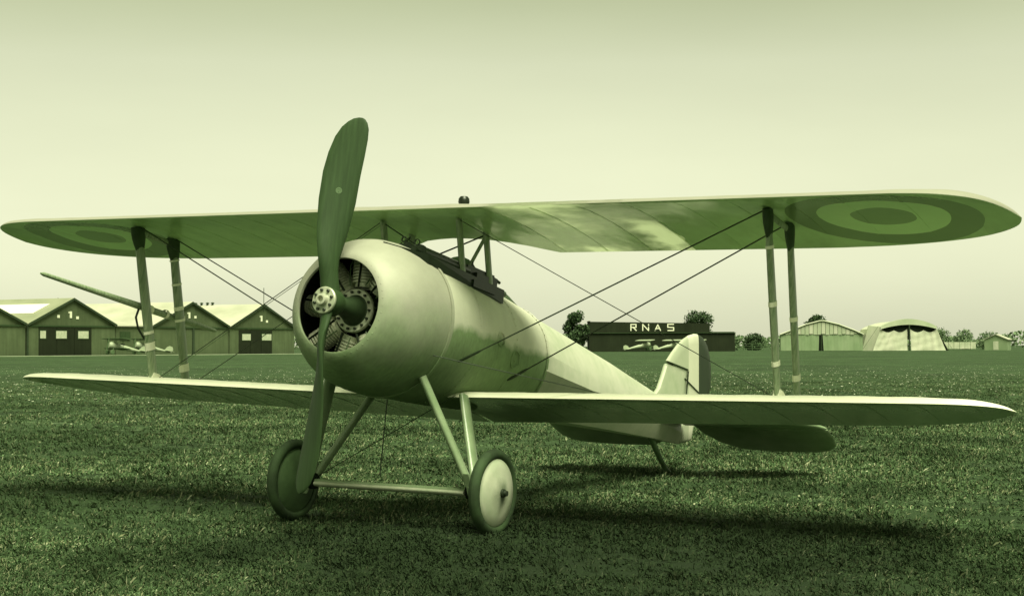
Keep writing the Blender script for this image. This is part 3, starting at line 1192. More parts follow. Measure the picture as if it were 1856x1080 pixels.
for (p0, p1) in (((0.028, -5.27, .512), (.028, -5.77, .515)), ((.03, -5.70, .42), (.027, -6.08, .34)), ((.027, -5.775, .08), (.027, -5.78, .50))):
    mb = MB()
    mb.tube([P(*p0), P(*p1)], .0065, 5)
    mb.build('tail_wire', M['wire'], plane)


# ------------------------------------------------------------------ hangar row on the left
A0 = Vector((-71.2, 225.0, 0))
E1 = Vector((.521, .853, 0)).normalized()
N1 = Vector((E1.y, -E1.x, 0))              # outwards, towards the field
ZV = Vector((0, 0, 1))


def H(s_, o_, z_):
    return A0 + E1 * s_ + N1 * o_ + ZV * z_


HE, HA, DEEP = 4.6, 8.55, 42.0


def hangar(s0, s1, label, door=None, windows=(), marks=(), left_roof='roof', extra=None):
    c = (s0 + s1) / 2
    e = empty('hangar', tuple(H(c, 0, 0)))
    tag(e, label, 'hangar', 'gabled hangars in a row on the left')
    off = H(c, 0, 0)
    L = lambda s_, o_, z_: H(s_, o_, z_) - off
    m = MB()
    ring = [(s0 + .06, 0), (s1 - .06, 0), (s1 - .06, HE), (c, HA), (s0 + .06, HE)]
    m.loft([[L(s_, 0, z_) for s_, z_ in ring], [L(s_, -DEEP, z_) for s_, z_ in ring]])
    wall = m.build('wall', M['hangar'], e)
    for sg, mat in ((-1, left_roof), (1, 'roof')):
        m = MB()
        se = c + sg * (s1 - s0) / 2
        q = [L(c, .35, HA + .05), L(se + sg * .02, .35, HE + .03), L(se + sg * .02, -DEEP, HE + .03), L(c, -DEEP, HA + .05)]
        m.add(q + [p + ZV * .14 for p in q], [(0, 1, 2, 3), (7, 6, 5, 4), (0, 4, 5, 1), (1, 5, 6, 2), (2, 6, 7, 3), (3, 7, 4, 0)])
        r_ = m.build('roof', M[mat], e)
        m = MB()
        p0, p1 = L(c, .36, HA - .16), L(se, .36, HE - .16)
        m.add([p0, p1, p1 + ZV * .36, p0 + ZV * .36, p0 + N1 * .06, p1 + N1 * .06, p1 + N1 * .06 + ZV * .36, p0 + N1 * .06 + ZV * .36],
              [(0, 3, 2, 1), (4, 5, 6, 7), (0, 1, 5, 4), (1, 2, 6, 5), (2, 3, 7, 6), (3, 0, 4, 7)])
        m.build('bargeboard', M['pole'], r_)
    m = MB()
    m.obox(L(s0 + .4, .01, HE - .25), E1 * (s1 - s0 - .8), N1 * .16, ZV * .22)
    m.build('door_header', M['trim'], e)
    if door:
        d0, d1, dz = door
        n = max(1, int(round((d1 - d0) / 3.3)))
        for i in range(n):
            a0, a1 = d0 + (d1 - d0) * i / n + .04, d0 + (d1 - d0) * (i + 1) / n - .04
            m = MB()
            m.obox(L(a0, .02, .05), E1 * (a1 - a0), N1 * .08, ZV * (dz - .05))
            dd = m.build('door', M['hdoor'], e)
        for (w0, w1, z0, z1) in windows:
            m = MB()
            m.obox(L(w0, .07, z0), E1 * (w1 - w0), N1 * .07, ZV * (z1 - z0))
            wf = m.build('window', M['trim'], e)
            m = MB()
            m.obox(L(w0 + .12, .12, z0 + .12), E1 * (w1 - w0 - .24), N1 * .05, ZV * (z1 - z0 - .24))
            m.build('pane', M['pane'], wf)
    for kind, s_, z_ in marks:
        m = MB()
        if kind == '1':
            m.obox(L(s_, .01, z_), E1 * .42, N1 * .05, ZV * 1.0)
            m.obox(L(s_ - .28, .01, z_ + .72), E1 * .28, N1 * .05, ZV * .22)
        else:
            m.obox(L(s_, .01, z_), E1 * .5, N1 * .05, ZV * .42)
        m.build('painted_numeral' if kind == '1' else 'painted_dot', M['letter'], e)
    if extra:
        extra(e, L, c)
    return e


def h1x(e, L, c):
    for s_ in (1.7,):
        m = MB()
        m.obox(L(s_, .02, 0), E1 * .25, N1 * .2, ZV * HE)
        m.build('corner_post', M['pole'], e)
    m = MB()
    sl = lambda t, o_, k: L(c - (c - 1.75) * t, o_, HA - (HA - HE) * t + .22 + k)
    q = [sl(.25, -2.5, 0), sl(.62, -2.5, 0), sl(.62, -14, 0), sl(.25, -14, 0)]
    m.add(q + [p + ZV * .08 for p in q], [(0, 1, 2, 3), (7, 6, 5, 4), (0, 4, 5, 1), (1, 5, 6, 2), (2, 6, 7, 3), (3, 7, 4, 0)])
    m.build('skylight', M['letter'], e)
    m = MB()
    m.tube([L(15.2, -8, 6.6), L(15.2, -8, 9.0)], .07, 6)
    m.build('stovepipe', M['pole'], e)


def h2x(e, L, c):
    m = MB()
    m.obox(L(36.9, .02, 0), E1 * .4, N1 * .18, ZV * 4.3)
    m.build('door_post', M['pole'], e)


def h3x(e, L, c):
    m = MB()
    m.tube([L(c, .2, HA - 1.0), L(c, .2, HA + 3.0)], .06, 6)
    m.build('flagpole', M['pole'], e)
    for o_ in (-11.6, -12.8, -14.2, -15.6):
        m = MB()
        m.lathe(L(c, o_, HA + .1), (0, 0, 1), [(0, .22), (.35, .2), (.36, .34), (.5, .3), (.6, .02)], 8)
        m.build('ridge_vent', M['pole'], e)


hangar(-17.2, 1.55, 'dark gabled hangar cut by the left edge of the photo', None, (), (), 'roof')
hangar(1.75, 19.6, 'gabled hangar with a dark three-windowed door, nearest on the left, behind two parked aeroplanes', (4, 14.5, 4.25), ((4.1, 5.4, 2.5, 3.85), (7.2, 9.5, 2.5, 3.85), (11.6, 13.9, 2.5, 3.85)),
       (('1', 10.1, 5.7), ('.', 11.4, 5.55), ('.', 7.6, 5.7)), 'roofg', h1x)
hangar(27.5, 45.9, 'gabled hangar without windows, middle of the row, behind the pitot boom', None, (), (('1', 36.0, 6.0), ('.', 37.4, 6.0)), 'roof', h2x)
hangar(46.1, 63.5, 'gabled hangar with flagpole on its peak and two-windowed door, beside the cowling', (48.4, 57.2, 4.1), ((49.1, 51.5, 2.3, 3.6), (54.3, 57.0, 2.3, 3.6)),
       (('1', 54.2, 5.7), ('.', 55.6, 5.5)), 'roof', h3x)
# skylight panels on the nearest hangar's roof slope and low annexe between the first two
ann = empty('low_annexe', tuple(H(23.5, 0, 0)))
tag(ann, 'low flat-eaved wooden annexe between the two nearest gabled hangars', 'annexe')
off = H(23.5, 0, 0)
m = MB()
m.obox(H(19.75, -9, 0) - off, E1 * 7.6, N1 * 8.9, ZV * 4.5)
m.build('wall', M['hangar'], ann)
m = MB()
q = [H(19.7, .2, 4.52) - off, H(27.4, .2, 4.52) - off, H(27.4, -9, 5.4) - off, H(19.7, -9, 5.4) - off]
m.add(q + [p + ZV * .15 for p in q], [(0, 1, 2, 3), (7, 6, 5, 4), (0, 4, 5, 1), (1, 5, 6, 2), (2, 6, 7, 3), (3, 7, 4, 0)])
m.build('roof', M['roof'], ann)
m = MB()
m.obox(H(20.6, -.08, 2.4) - off, E1 * 2.2, N1 * .1, ZV * 1.3)
wf = m.build('window', M['trim'], ann)
m = MB()
m.obox(H(20.75, .0, 2.55) - off, E1 * .85, N1 * .05, ZV * 1.0)
m.obox(H(21.75, .0, 2.55) - off, E1 * .85, N1 * .05, ZV * 1.0)
m.build('pane', M['trim'], wf)
m = MB()
m.obox(H(-20, 1.5, .0), E1 * 86, N1 * 4.0, ZV * .06)
tag(m.build('apron', M['apron']), kind='structure', label='pale strip of path in front of the hangars')

# ------------------------------------------------------------------ lettered shed
RX, RY = 17.7, 344.0
shed = empty('lettered_shed', (RX + 16, RY, 0))
tag(shed, 'long dark shed with white letters R N A S on its upper wall', 'shed')
m = MB()
m.box((-16, 0, 0), (15.9, 9, 4.0))
m.build('lower_wall', M['shedwall'], shed)
m = MB()
m.add([(-16, .9, 4.0), (10.5, .9, 4.0), (10.5, 8.8, 4.0), (-16, 8.8, 4.0), (-16, .9, 6.6), (10.5, .9, 6.15), (10.5, 8.8, 6.15), (-16, 8.8, 6.6)],
      [(0, 3, 2, 1), (4, 5, 6, 7), (0, 1, 5, 4), (1, 2, 6, 5), (2, 3, 7, 6), (3, 0, 4, 7)])
up = m.build('upper_wall', M['shedwall'], shed)
m = MB()
m.box((-16.2, -.3, 4.01), (16.1, .88, 4.16))
m.build('ledge', M['trim'], shed)
m = MB()
m.box((-16.1, .6, 6.62), (-15.7, 8.9, 6.75))
m.box((10.62, .89, 4.17), (15.95, 8.95, 4.3))
m.build('roof_edge', M['trim'], shed)


def stroke(m, p, q, wd, y):
    p, q = Vector((p[0], y, p[1])), Vector((q[0], y, q[1]))
    d = (q - p).normalized()
    nn = Vector((-d.z, 0, d.x)) * wd / 2
    p, q = p - d * wd * .3, q + d * wd * .3
    m.add([p - nn, q - nn, q + nn, p + nn, p - nn + Vector((0, .06, 0)), q - nn + Vector((0, .06, 0)), q + nn + Vector((0, .06, 0)), p + nn + Vector((0, .06, 0))],
          [(0, 1, 2, 3), (7, 6, 5, 4), (0, 4, 5, 1), (1, 5, 6, 2), (2, 6, 7, 3), (3, 7, 4, 0)])


GL = {'R': [((0, 0), (0, 1)), ((0, 1), (.9, 1)), ((.9, 1), (.9, .52)), ((.9, .52), (0, .52)), ((.42, .5), (.95, 0))],
      'N': [((0, 0), (0, 1)), ((0, 1), (.95, 0)), ((.95, 0), (.95, 1))],
      'A': [((0, 0), (.45, 1)), ((.45, 1), (.9, 0)), ((.2, .35), (.7, .35))],
      'S': [((.95, 1), (0, 1)), ((0, 1), (0, .52)), ((0, .52), (.95, .48)), ((.95, .48), (.95, 0)), ((.95, 0), (0, 0))]}
for ch_, x0, wd_, hh, y_ in (('R', 26.9, 1.25, 1.35, 0), ('N', 29.5, 1.35, 1.35, -.01), ('A', 32.2, 1.35, 1.25, -.02), ('S', 35.0, 1.35, 1.35, -.02)):
    m = MB()
    for i, (p, q) in enumerate(GL[ch_]):
        stroke(m, (x0 - RX - 16 + p[0] * wd_ - 0.0, 4.62 + p[1] * hh), (x0 - RX - 16 + q[0] * wd_, 4.62 + q[1] * hh), .23, .82 - .004 * i)
    m.build('letter', M['letter'], up)

# ------------------------------------------------------------------ canvas hangars
def tent1():
    e = empty('canvas_hangar', (71.4, 359, 0))
    tag(e, 'greenish ridge tent hangar with a dark slit in its curtain', 'tent', 'canvas tents on the far side')
    prof = [(-9.5, 0), (-9.4, 3.6), (-7.0, 4.5), (-3.5, 5.9), (-.4, 6.7), (.5, 6.7), (3.8, 5.9), (7.2, 4.6), (9.4, 3.6), (9.5, 0)]
    m = MB()
    m.loft([[(x, 0, z) for x, z in prof], [(x + 4, 22, z) for x, z in prof]])
    m.build('canvas_body', M['canvasg'], e)
    m = MB()
    m.loft([[(x * 1.015, -.35, z + .06) for x, z in prof[1:-1]] , [(x * 1.015 + 4, 22, z + .06) for x, z in prof[1:-1]]], closed=False, caps=False)
    m.loft([[(x * 1.015, -.35, z + .16) for x, z in prof[1:-1]] , [(x * 1.015 + 4, 22, z + .16) for x, z in prof[1:-1]]], closed=False, caps=False)
    m.build('roof_canvas', M['canvas'], e)
    m = MB()
    m.tube([(x * 1.015, -.42, z + .12) for x, z in prof[1:-1]], .17, 6)
    m.build('roof_rope_edge', M['canvasw'], e, 60)
    # valance of hanging flaps
    n = 18
    for i in range(n):
        x0, x1 = -8.4 + 16.8 * i / n, -8.4 + 16.8 * (i + 1) / n
        t0, t1 = interp(x0, prof[1:-1]), interp(x1, prof[1:-1])
        lo = 3.75 + .12 * math.sin(i * 2.3)
        m = MB()
        m.add([(x0, -.30, lo), (x1 - .1, -.30, lo), (x1 - .1, -.30, t1 - .1), (x0, -.30, t0 - .1), (x0, -.22, lo), (x1 - .1, -.22, lo), (x1 - .1, -.22, t1 - .1), (x0, -.22, t0 - .1)],
              [(0, 1, 2, 3), (7, 6, 5, 4), (0, 4, 5, 1), (1, 5, 6, 2), (2, 6, 7, 3), (3, 7, 4, 0)])
        m.build('valance_flap', M['canvas' if i % 3 else 'canvasw'], e)
    # curtains: wavy sheets
    for x0, x1 in ((-9.3, -.55), (.25, 9.3)):
        m = MB()
        top, bot = [], []
        k = 40
        for i in range(k + 1):
            x = x0 + (x1 - x0) * i / k
            y = -.16 + .025 * math.sin(i * 1.9) + .05 * math.sin(i * .7)
            top.append((x, y, 3.75))
            pull = .25 * math.exp(-abs(x) * .8) * (1 if x > 0 else -1)
            bot.append((x + pull, y - .12, .05))
        m.loft([top, bot], closed=False, caps=False)
        m.build('curtain', M['canvasg'], e, 60)
    m = MB()
    m.box((-.75, -.10, 0), (.55, -.03, 3.72))
    m.build('opening', M['dark'], e)
    m = MB()
    m.tube([(-.1, -.32, 0), (-.1, -.32, 3.9)], .09, 6)
    m.build('tent_pole', M['pole'], e)


def tent2():
    e = empty('canvas_hangar', (91.3, 359, 0))
    tag(e, 'whitish arched tent hangar with a dark opening under its rounded roof', 'tent', 'canvas tents on the far side')
    arch = [(-6.4 + 12.7 * i / 16, 5.35 + 1.75 * math.sin(math.pi * i / 16) ** .8) for i in range(17)]
    m = MB()
    fr = [(-6.9, -.5, 0)] + [(x, .4, z - .2) for x, z in arch] + [(9.0, -.5, 0)]
    bk = [(-9.6, 14, 0)] + [(x - 1.5, 14, z - .4) for x, z in arch] + [(8.4, 14, 0)]
    m.loft([fr, bk], closed=False, caps=False)
    m.build('canvas_body', M['canvasw'], e, 30)
    # left wing wall splayed outward
    m = MB()
    m.add([(-10.1, 2.5, 0), (-6.9, -.4, 0), (-6.3, .2, 5.4), (-8.6, 2.4, 5.75), (-10.1, 3.0, 0), (-6.9, .0, 0), (-6.3, .5, 5.4), (-8.6, 2.8, 5.75)],
          [(0, 1, 2, 3), (7, 6, 5, 4), (0, 4, 5, 1), (1, 5, 6, 2), (2, 6, 7, 3), (3, 7, 4, 0)])
    m.build('side_canvas', M['canvasw'], e)
    m = MB()
    lo = [(x, -.6, z - .45 - .75 * math.sin(math.pi * i / 16) ** .7) for i, (x, z) in enumerate(arch)]
    hi = [(x, -.5, z + .12) for x, z in arch]
    m.loft([lo, hi, [(x, .6, z + .14) for x, z in arch]], closed=False, caps=False)
    m.build('roof_valance', M['canvas'], e, 50)
    m = MB()
    m.add([(-6.2, .05, 2.5), (6.2, .05, 2.5), (6.2, .05, 5.5), (3, .05, 6.5), (0, .05, 6.9), (-3, .05, 6.5), (-6.2, .05, 5.5)], [(0, 1, 2, 3, 4, 5, 6)])
    m.build('opening', M['dark'], e)
    # two sagging curtains
    for x0, x1, hang in ((-6.4, -.35, 1), (.35, 6.4, -1)):
        m = MB()
        rows = []
        for j in range(9):
            t = j / 8
            row = []
            for i in range(25):
                s_ = i / 24
                x = x0 + (x1 - x0) * s_
                sag = .55 * math.sin(math.pi * ((s_ * 2) % 1.0)) + .25 * math.sin(math.pi * s_)
                top = 4.9 - sag
                z = top * (1 - t) + .03 * t
                spread = (x * .30) * t * (1 if abs(x) > 3 else .6)
                y = -.15 - .5 * t + .10 * math.sin(i * 1.2 + j * .5) + .07 * math.sin(j * 2.1 + i * .3)
                row.append((x + spread, y, z))
            rows.append(row)
        m.loft(rows, closed=False, caps=False)
        m.build('curtain', M['canvasw'], e, 60)
    m = MB()
    m.tube([(0, -.7, 0), (0, -.7, 5.9)], .16, 8)
    m.build('tent_pole', M['pole'], e)
    for x0, y0 in ((-10.6, .5), (9.8, -1.5)):
        m = MB()
        m.tube([(x0 * .65, 0, 5.6), (x0, y0, 0)], .03, 4)
        m.build('guy_rope', M['trim'], e)


tent1()
tent2()

# ------------------------------------------------------------------ fences and hut on the right
fe = empty('board_fence', (105, 372, 0))
tag(fe, 'pale low board fence beside the white tent', 'fence')
for i in range(8):
    m = MB()
    x0 = -5 + i * 1.3
    m.box((x0, 0, .35), (x0 + 1.22, .06, 1.95))
    m.build('fence_panel', M['fence'], fe)
    m = MB()
    m.box((x0 - .06, .07, 0), (x0 + .06, .17, 2.0))
    m.build('post', M['post'], fe)
fe2 = empty('rail_fence', (54.5, 352, 0))
tag(fe2, 'thin post-and-rail fence right of the lettered shed', 'fence')
for i in range(5):
    m = MB()
    m.box((-4 + i * 2, 0, 0), (-3.85 + i * 2, .12, 1.7))
    m.build('post', M['post'], fe2)
for z in (.6, 1.1, 1.6):
    m = MB()
    m.box((-4, -.06, z), (4.15, -.005, z + .1))
    m.build('rail', M['post'], fe2)
hut = empty('hut', (115.5, 372, 0), (0, 0, R(-25)))
tag(hut, 'small pale-roofed hut at the right edge of the field', 'hut')
m = MB()
ring = [(-2.6, 0), (2.6, 0), (2.6, 2.5), (0, 3.6), (-2.6, 2.5)]
m.loft([[(x, -3, z) for x, z in ring], [(x, 3, z) for x, z in ring]])
m.build('wall', M['canvasg'], hut)
for sg in (-1, 1):
    m = MB()
    q = [Vector((0, -3.3, 3.63)), Vector((sg * 2.9, -3.3, 2.42)), Vector((sg * 2.9, 3.3, 2.42)), Vector((0, 3.3, 3.63))]
    m.add(q + [p + ZV * .12 for p in q], [(0, 1, 2, 3), (7, 6, 5, 4), (0, 4, 5, 1), (1, 5, 6, 2), (2, 6, 7, 3), (3, 7, 4, 0)])
    m.build('roof', M['roof'], hut)
m = MB()
m.box((-.6, -3.08, .05), (.6, -3.01, 2.1))
m.build('door', M['fence'], hut)

# ------------------------------------------------------------------ parked aeroplanes
def parked(loc, rz, label, group, wing='planew'):
    """a small biplane standing tail down; nose along local -y"""
    e = empty('parked_biplane', loc, (R(-11), 0, rz))
    tag(e, label, 'biplane', group)
    m = MB()
    secs = [(-1.35, .12, .9), (-1.3, .42, .95), (-1.0, .52, 1.0), (-.3, .50, 1.0), (1.2, .40, 1.0), (3.0, .22, 1.0), (4.6, .06, 1.0)]
    m.loft([[(r_ * math.cos(t), y, 1.35 + (z - 1) + r_ * math.sin(t)) for t in [2 * math.pi * k / 12 for k in range(12)]] for y, r_, z in secs])
    m.build('fuselage', M['planew'], e, 40)
    for z, y0, ch, hs in ((2.35, -1.0, 1.3, 4.0), (1.0, -.4, 1.05, 3.8)):
        m = MB()
        pts = [(-hs, y0 + .4), (-hs + .25, y0 + .1), (-hs + .7, y0), (hs - .7, y0), (hs - .25, y0 + .1), (hs, y0 + .4), (hs - .3, y0 + ch - .1), (hs - .8, y0 + ch), (-hs + .8, y0 + ch), (-hs + .3, y0 + ch - .1)]
        m.loft([[(x, y, z) for x, y in pts], [(x, y, z + .07) for x, y in pts]])
        m.build('wing', M[wing if z > 2 else 'planed'], e)
    for sx_ in (-2.5, 2.5, -.35, .35):
        m = MB()
        m.tube([(sx_, -.2, 1.05 if abs(sx_) > 1 else 1.7), (sx_, -.5, 2.36)], .04, 6)
        m.build('strut', M['planed'], e)
    m = MB()
    fo = [(3.6, 1.5), (3.9, 2.0), (4.3, 2.25), (4.8, 2.2), (5.0, 1.8), (4.8, 1.3), (4.5, 1.2)]
    m.loft([[(-.03, y, z) for y, z in fo], [(.03, y, z) for y, z in fo]])
    m.build('fin', M['planew'], e)
    m = MB()
    to = [(-1.3, 3.9), (-1.0, 3.6), (1.0, 3.6), (1.3, 3.9), (1.25, 4.6), (-1.25, 4.6)]
    m.loft([[(x, y, 1.38) for x, y in to], [(x, y, 1.43) for x, y in to]])
    m.build('tailplane', M['planew'], e)
    for sg in (-1, 1):
        m = MB()
        m.lathe((sg * .8, -.9, .33), (sg, 0, 0), [(-.05, .02), (-.05, .30), (0, .34), (.05, .30), (.06, .02)], 16)
        m.build('wheel', M['planed'], e, 40)
        m = MB()
        m.tube([(sg * .75, -.9, .33), (sg * .4, -.7, 1.0)], .05, 6)
        m.build('undercarriage_leg', M['planed'], e)
    m = MB()
    m.tube([(-.08, -1.5, .2), (0, -1.5, 1.3), (.1, -1.5, 2.45)], [.05, .1, .05], 6)
    m.build('propeller', M['planed'], e)
    m = MB()
    m.box((-.25, .55, 1.75), (.25, 1.1, 1.92))
    m.build('cockpit', M['dark'], e)
    return e


gl = 'aeroplanes parked in front of the hangars'
p1 = parked((-57.4, 227, .05), R(-50), 'parked pale biplane before the three-windowed hangar door, leftmost of the pair', gl, 'planed')
gr = 'aeroplanes parked before the lettered shed'
p2 = parked((29.4, 337, .05), R(112), 'parked biplane furthest left before the lettered shed, tail to the left', gr)
for src, loc, rz, lab, g in ((p1, (-54.9, 233.0, .05), R(-50), 'parked pale biplane just left of the taped interplane struts', gl),
                             (p2, (35.6, 338, .05), R(118), 'parked biplane in the middle of the line before the lettered shed', gr),
                             (p2, (40.3, 339, .05), R(118), 'parked biplane half hidden by the big rudder before the lettered shed', gr)):
    c_ = copy_tree(src)
    c_.location = loc
    c_.rotation_euler = (R(-11), 0, rz)
    c_['label'], c_['group'] = lab, g


# ------------------------------------------------------------------ trees and bushes
def tree(name, loc, h, wd, label, cat, group, mat, trunk=.3, n=900, seed=0, leaf=.35, squash=1.0):
    r_ = random.Random(seed)
    e = empty(name, loc)
    tag(e, label, cat, group)
    m = MB()
    m.tube([(0, 0, 0), (.1, 0, h * .25), (-.05, .05, h * .55), (0, 0, h * .85)], [.035 * h, .028 * h, .018 * h, .005 * h], 7)
    for k in range(7):
        t = r_.uniform(0, 6.28)
        z = h * r_.uniform(trunk, .7)
        m.tube([(0, 0, z), (math.cos(t) * wd * .2, math.sin(t) * wd * .2, z + h * .08), (math.cos(t) * wd * .38, math.sin(t) * wd * .38, z + h * .14)], [.014 * h, .009 * h, .003 * h], 5)
    m.build('trunk', M['bark'], e, 60)
    m = MB()
    blobs = []
    for k in range(24):
        t = r_.uniform(0, 6.28)
        zz = r_.uniform(trunk + .08, .95)
        env = math.sin(math.pi * min(1, max(.08, (zz - trunk) / (1.04 - trunk)))) ** .6
        rr = env * wd * .5 * r_.uniform(.35, .85)
        blobs.append((Vector((math.cos(t) * rr, math.sin(t) * rr, zz * h)), wd * r_.uniform(.12, .21)))
    for i in range(n):
        c, br = r_.choice(blobs)
        d = Vector((r_.gauss(0, 1), r_.gauss(0, 1), r_.gauss(0, 1))).normalized()
        p = c + d * br * r_.uniform(.55, 1.08)
        p.z = max(p.z, .15)
        s_ = leaf * r_.uniform(.5, 1.2)
        a = Vector((r_.gauss(0, 1), r_.gauss(0, 1), r_.gauss(0, 1))).normalized()
        b = a.cross(Vector((r_.gauss(0, 1), r_.gauss(0, 1), r_.gauss(0, 1)))).normalized()
        m.add([p - a * s_, p + b * s_ * .6, p + a * s_, p - b * s_ * .6], [(0, 1, 2, 3)])
    me = bpy.data.meshes.new('crown')
    me.from_pydata(m.v, [], m.f)
    me.materials.append(mat)
    o = bpy.data.objects.new('crown', me)
    col.objects.link(o)
    o.parent = e


tree('leafy_tree', (15.2, 346, 0), 8.3, 6.2, 'dark leafy tree standing at the left end of the lettered shed', 'tree', None, M['leaf'], .10, 5200, 3, .30)
tree('leafy_tree', (47.3, 395, 0), 9.2, 9.5, 'dark tree rising behind the lettered shed roof, above its right end', 'tree', None, M['leaf'], .3, 4200, 5, .32)
tree('leafy_tree', (87.6, 450, 0), 9.4, 7.0, 'tree top showing over the ridge of the green tent', 'tree', None, M['leaf'], .35, 3200, 8, .32)
hz = [(59, 420, 3.9, 6, 'leaf_haze'), (64, 415, 3.8, 6, 'leaf'), (69, 440, 3.4, 6, 'leaf_haze'), (118, 430, 5.0, 6.5, 'leaf_haze'), (126, 440, 4.6, 8, 'leaf_haze'), (140, 460, 4.2, 9, 'leaf_haze'), (151, 450, 4.6, 8, 'leaf_haze')]
lb = ['bush just right of the lettered shed beyond the rail fence', 'darker bush close to the front strut on the right wing', 'small pale bush left of the green tent', 'round pale bush rising behind the board fence',
      'wide pale bush left of the small hut', 'low bush behind the small hut', 'bush at the far right edge of the photo']
for i, (x, y, h, wd, mt) in enumerate(hz):
    tree('bush', (x, y, 0), h, wd, lb[i], 'bush', 'bushes on the far edge of the field', M[mt], .02, 2200, 20 + i, .28)
# distant woods, one mass
m = MB()
r_ = random.Random(4)
for i in range(9000):
    x = r_.uniform(-150, 330)
    hmax = 6.0 + 2.2 * math.sin(x * .05) + 1.5 * math.sin(x * .17 + 1)
    z = hmax * r_.random() ** .7
    y = 820 + r_.uniform(-12, 12)
    p = Vector((x, y, z))
    a = Vector((r_.gauss(0, 1), r_.gauss(0, 1), r_.gauss(0, 1))).normalized()
    b = a.cross(Vector((r_.gauss(0, 1), r_.gauss(0, 1), r_.gauss(0, 1)))).normalized()
    s_ = r_.uniform(.5, 1.3)
    m.add([p - a * s_, p + b * s_ * .7, p + a * s_, p - b * s_ * .7], [(0, 1, 2, 3)])
me = bpy.data.meshes.new('distant_woods')
me.from_pydata(m.v, [], m.f)
me.materials.append(M['leaf_haze'])
o = bpy.data.objects.new('distant_woods', me)
col.objects.link(o)
tag(o, 'low pale line of distant woods along the horizon', 'woods', None, 'stuff')

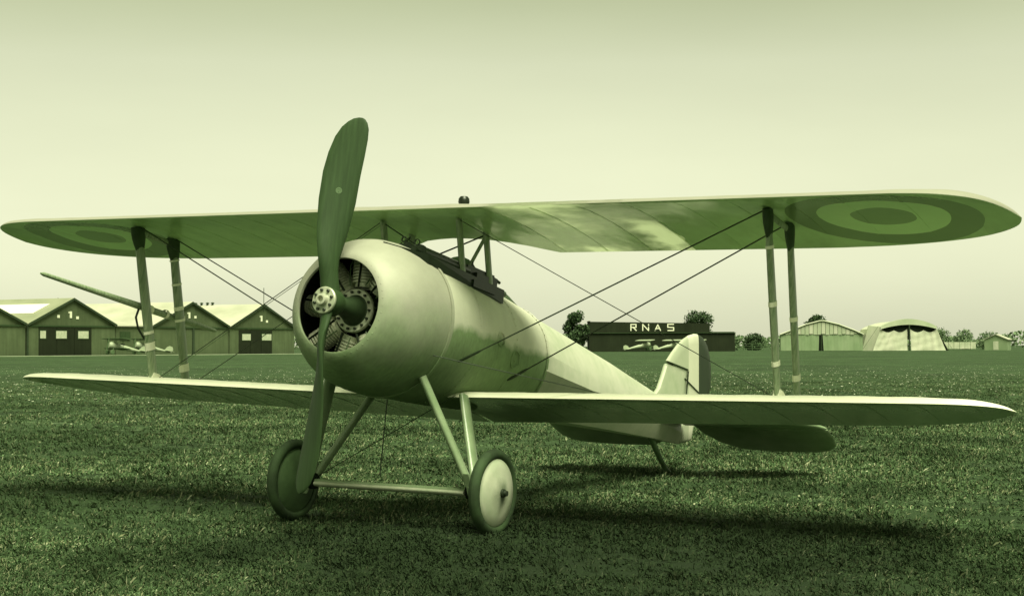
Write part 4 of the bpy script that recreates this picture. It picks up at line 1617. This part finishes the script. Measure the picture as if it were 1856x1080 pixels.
# ------------------------------------------------------------------ grass, weeds and flowers
def scatter_mesh(name, mat, npts, dmin, dmax, power, size, leaves, seed, hgt, label, cat, lean=.8, width=.25):
    g = np.random.default_rng(seed)
    # distance from the camera with more points near it; inside the view wedge (plus margin)
    t = g.random(npts)
    d = dmin * (dmax / dmin) ** (t ** power)
    half = .36 * d + 2.2
    x = CAM.x + (g.random(npts) * 2 - 1) * half
    y = CAM.y + d
    c1 = np.sin(x * 1.9 + np.sin(y * 1.3) * 2) * np.sin(y * 1.6 + np.sin(x * 1.1) * 2)
    c2 = np.sin(x * .55 + 1 + np.sin(y * .37) * 2.2) * np.sin(y * .48 + np.sin(x * .31) * 2)
    c3 = np.sin(x * 5.1 + np.sin(y * 3.3) * 2) * np.sin(y * 4.3 + np.sin(x * 3.7) * 2)
    clump = np.clip(.5 + .35 * c1 + .45 * c2 + .3 * c3, 0, 1)
    keep = g.random(npts) < .12 + .88 * clump
    x, y, d = x[keep], y[keep], d[keep]
    n = len(x)
    sz = size * (d / dmin) ** .62
    far = np.clip((dmax - d) / (dmax * .7), 0, 1)
    sz = sz * (.12 + .88 * far)
    N = n * leaves
    px = np.repeat(x, leaves) + g.normal(0, 1, N) * np.repeat(sz, leaves) * .5
    py = np.repeat(y, leaves) + g.normal(0, 1, N) * np.repeat(sz, leaves) * .5
    s = np.repeat(sz, leaves) * g.uniform(.5, 1.3, N)
    az = g.random(N) * 2 * np.pi
    ln = g.uniform(.1, lean, N)
    dx, dy = np.cos(az) * ln, np.sin(az) * ln
    dz = np.sqrt(np.maximum(.05, 1 - np.minimum(ln, .97) ** 2)) * hgt
    wx, wy = -np.sin(az) * width, np.cos(az) * width
    v = np.empty((N, 4, 3))
    v[:, 0] = np.stack([px - wx * s * .5, py - wy * s * .5, np.zeros(N) - .005], 1)
    v[:, 1] = np.stack([px + wx * s * .5, py + wy * s * .5, np.zeros(N) - .005], 1)
    v[:, 2] = np.stack([px + (dx * .6 + wx * .5) * s, py + (dy * .6 + wy * .5) * s, dz * s * .75], 1)
    v[:, 3] = np.stack([px + dx * s * 1.1, py + dy * s * 1.1, dz * s * .95], 1)
    me = bpy.data.meshes.new(name)
    me.vertices.add(N * 4)
    me.vertices.foreach_set('co', v.reshape(-1))
    me.loops.add(N * 4)
    me.loops.foreach_set('vertex_index', np.arange(N * 4, dtype=np.int32))
    me.polygons.add(N)
    me.polygons.foreach_set('loop_start', np.arange(0, N * 4, 4, dtype=np.int32))
    me.polygons.foreach_set('loop_total', np.full(N, 4, dtype=np.int32))
    me.update(calc_edges=True)
    me.materials.append(mat)
    o = bpy.data.objects.new(name, me)
    col.objects.link(o)
    tag(o, label, cat, None, 'stuff')
    return o


def mk_grass(name, g0, dry):
    x = NT(name)
    oi = x.n('ShaderNodeNewGeometry').outputs['Random Per Island']
    c = x.ramp(oi, [(0.0, tone(g0 * .34)), (0.5, tone(g0 * .9)), (0.78, tone(g0 * 1.35)), (.84, (.165, .185, .095, 1)), (.96, (.24, .26, .14, 1)), (1.0, (.48, .51, .33, 1))])
    big = x.ramp(x.math('ADD', x.math('MULTIPLY', x.noise(.30, 4, .6), .6), x.math('MULTIPLY', x.noise(1.7, 4, .6), .4)), [(.42, (0, 0, 0, 1)), (.56, (1, 1, 1, 1))])
    c = x.mix(x.math('MULTIPLY', big, .85), c, tone(g0 * .28))
    dryp = x.ramp(x.noise(.55, 5, .62, (1, 1.6, 1)), [(.60, (0, 0, 0, 1)), (.70, (1, 1, 1, 1))])
    c = x.mix(x.math('MULTIPLY', dryp, .65), c, tone(.22))
    c = x.mix(x.math('MULTIPLY', turf_shade(x), .82), c, tone(g0 * .15))
    return x.set(c, .8, .1)


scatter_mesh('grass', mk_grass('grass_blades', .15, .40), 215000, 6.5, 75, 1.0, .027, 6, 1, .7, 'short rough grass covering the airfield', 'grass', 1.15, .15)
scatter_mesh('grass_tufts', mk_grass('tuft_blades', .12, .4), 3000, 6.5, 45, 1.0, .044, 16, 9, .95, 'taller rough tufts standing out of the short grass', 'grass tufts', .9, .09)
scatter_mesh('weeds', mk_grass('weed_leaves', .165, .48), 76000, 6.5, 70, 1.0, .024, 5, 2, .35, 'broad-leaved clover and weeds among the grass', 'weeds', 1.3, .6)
scatter_mesh('white_flowers', M['flower'], 9000, 34, 110, 0.8, .031, 3, 3, .6, 'small white flowers scattered through the grass', 'flowers', 1.0, 1.0)
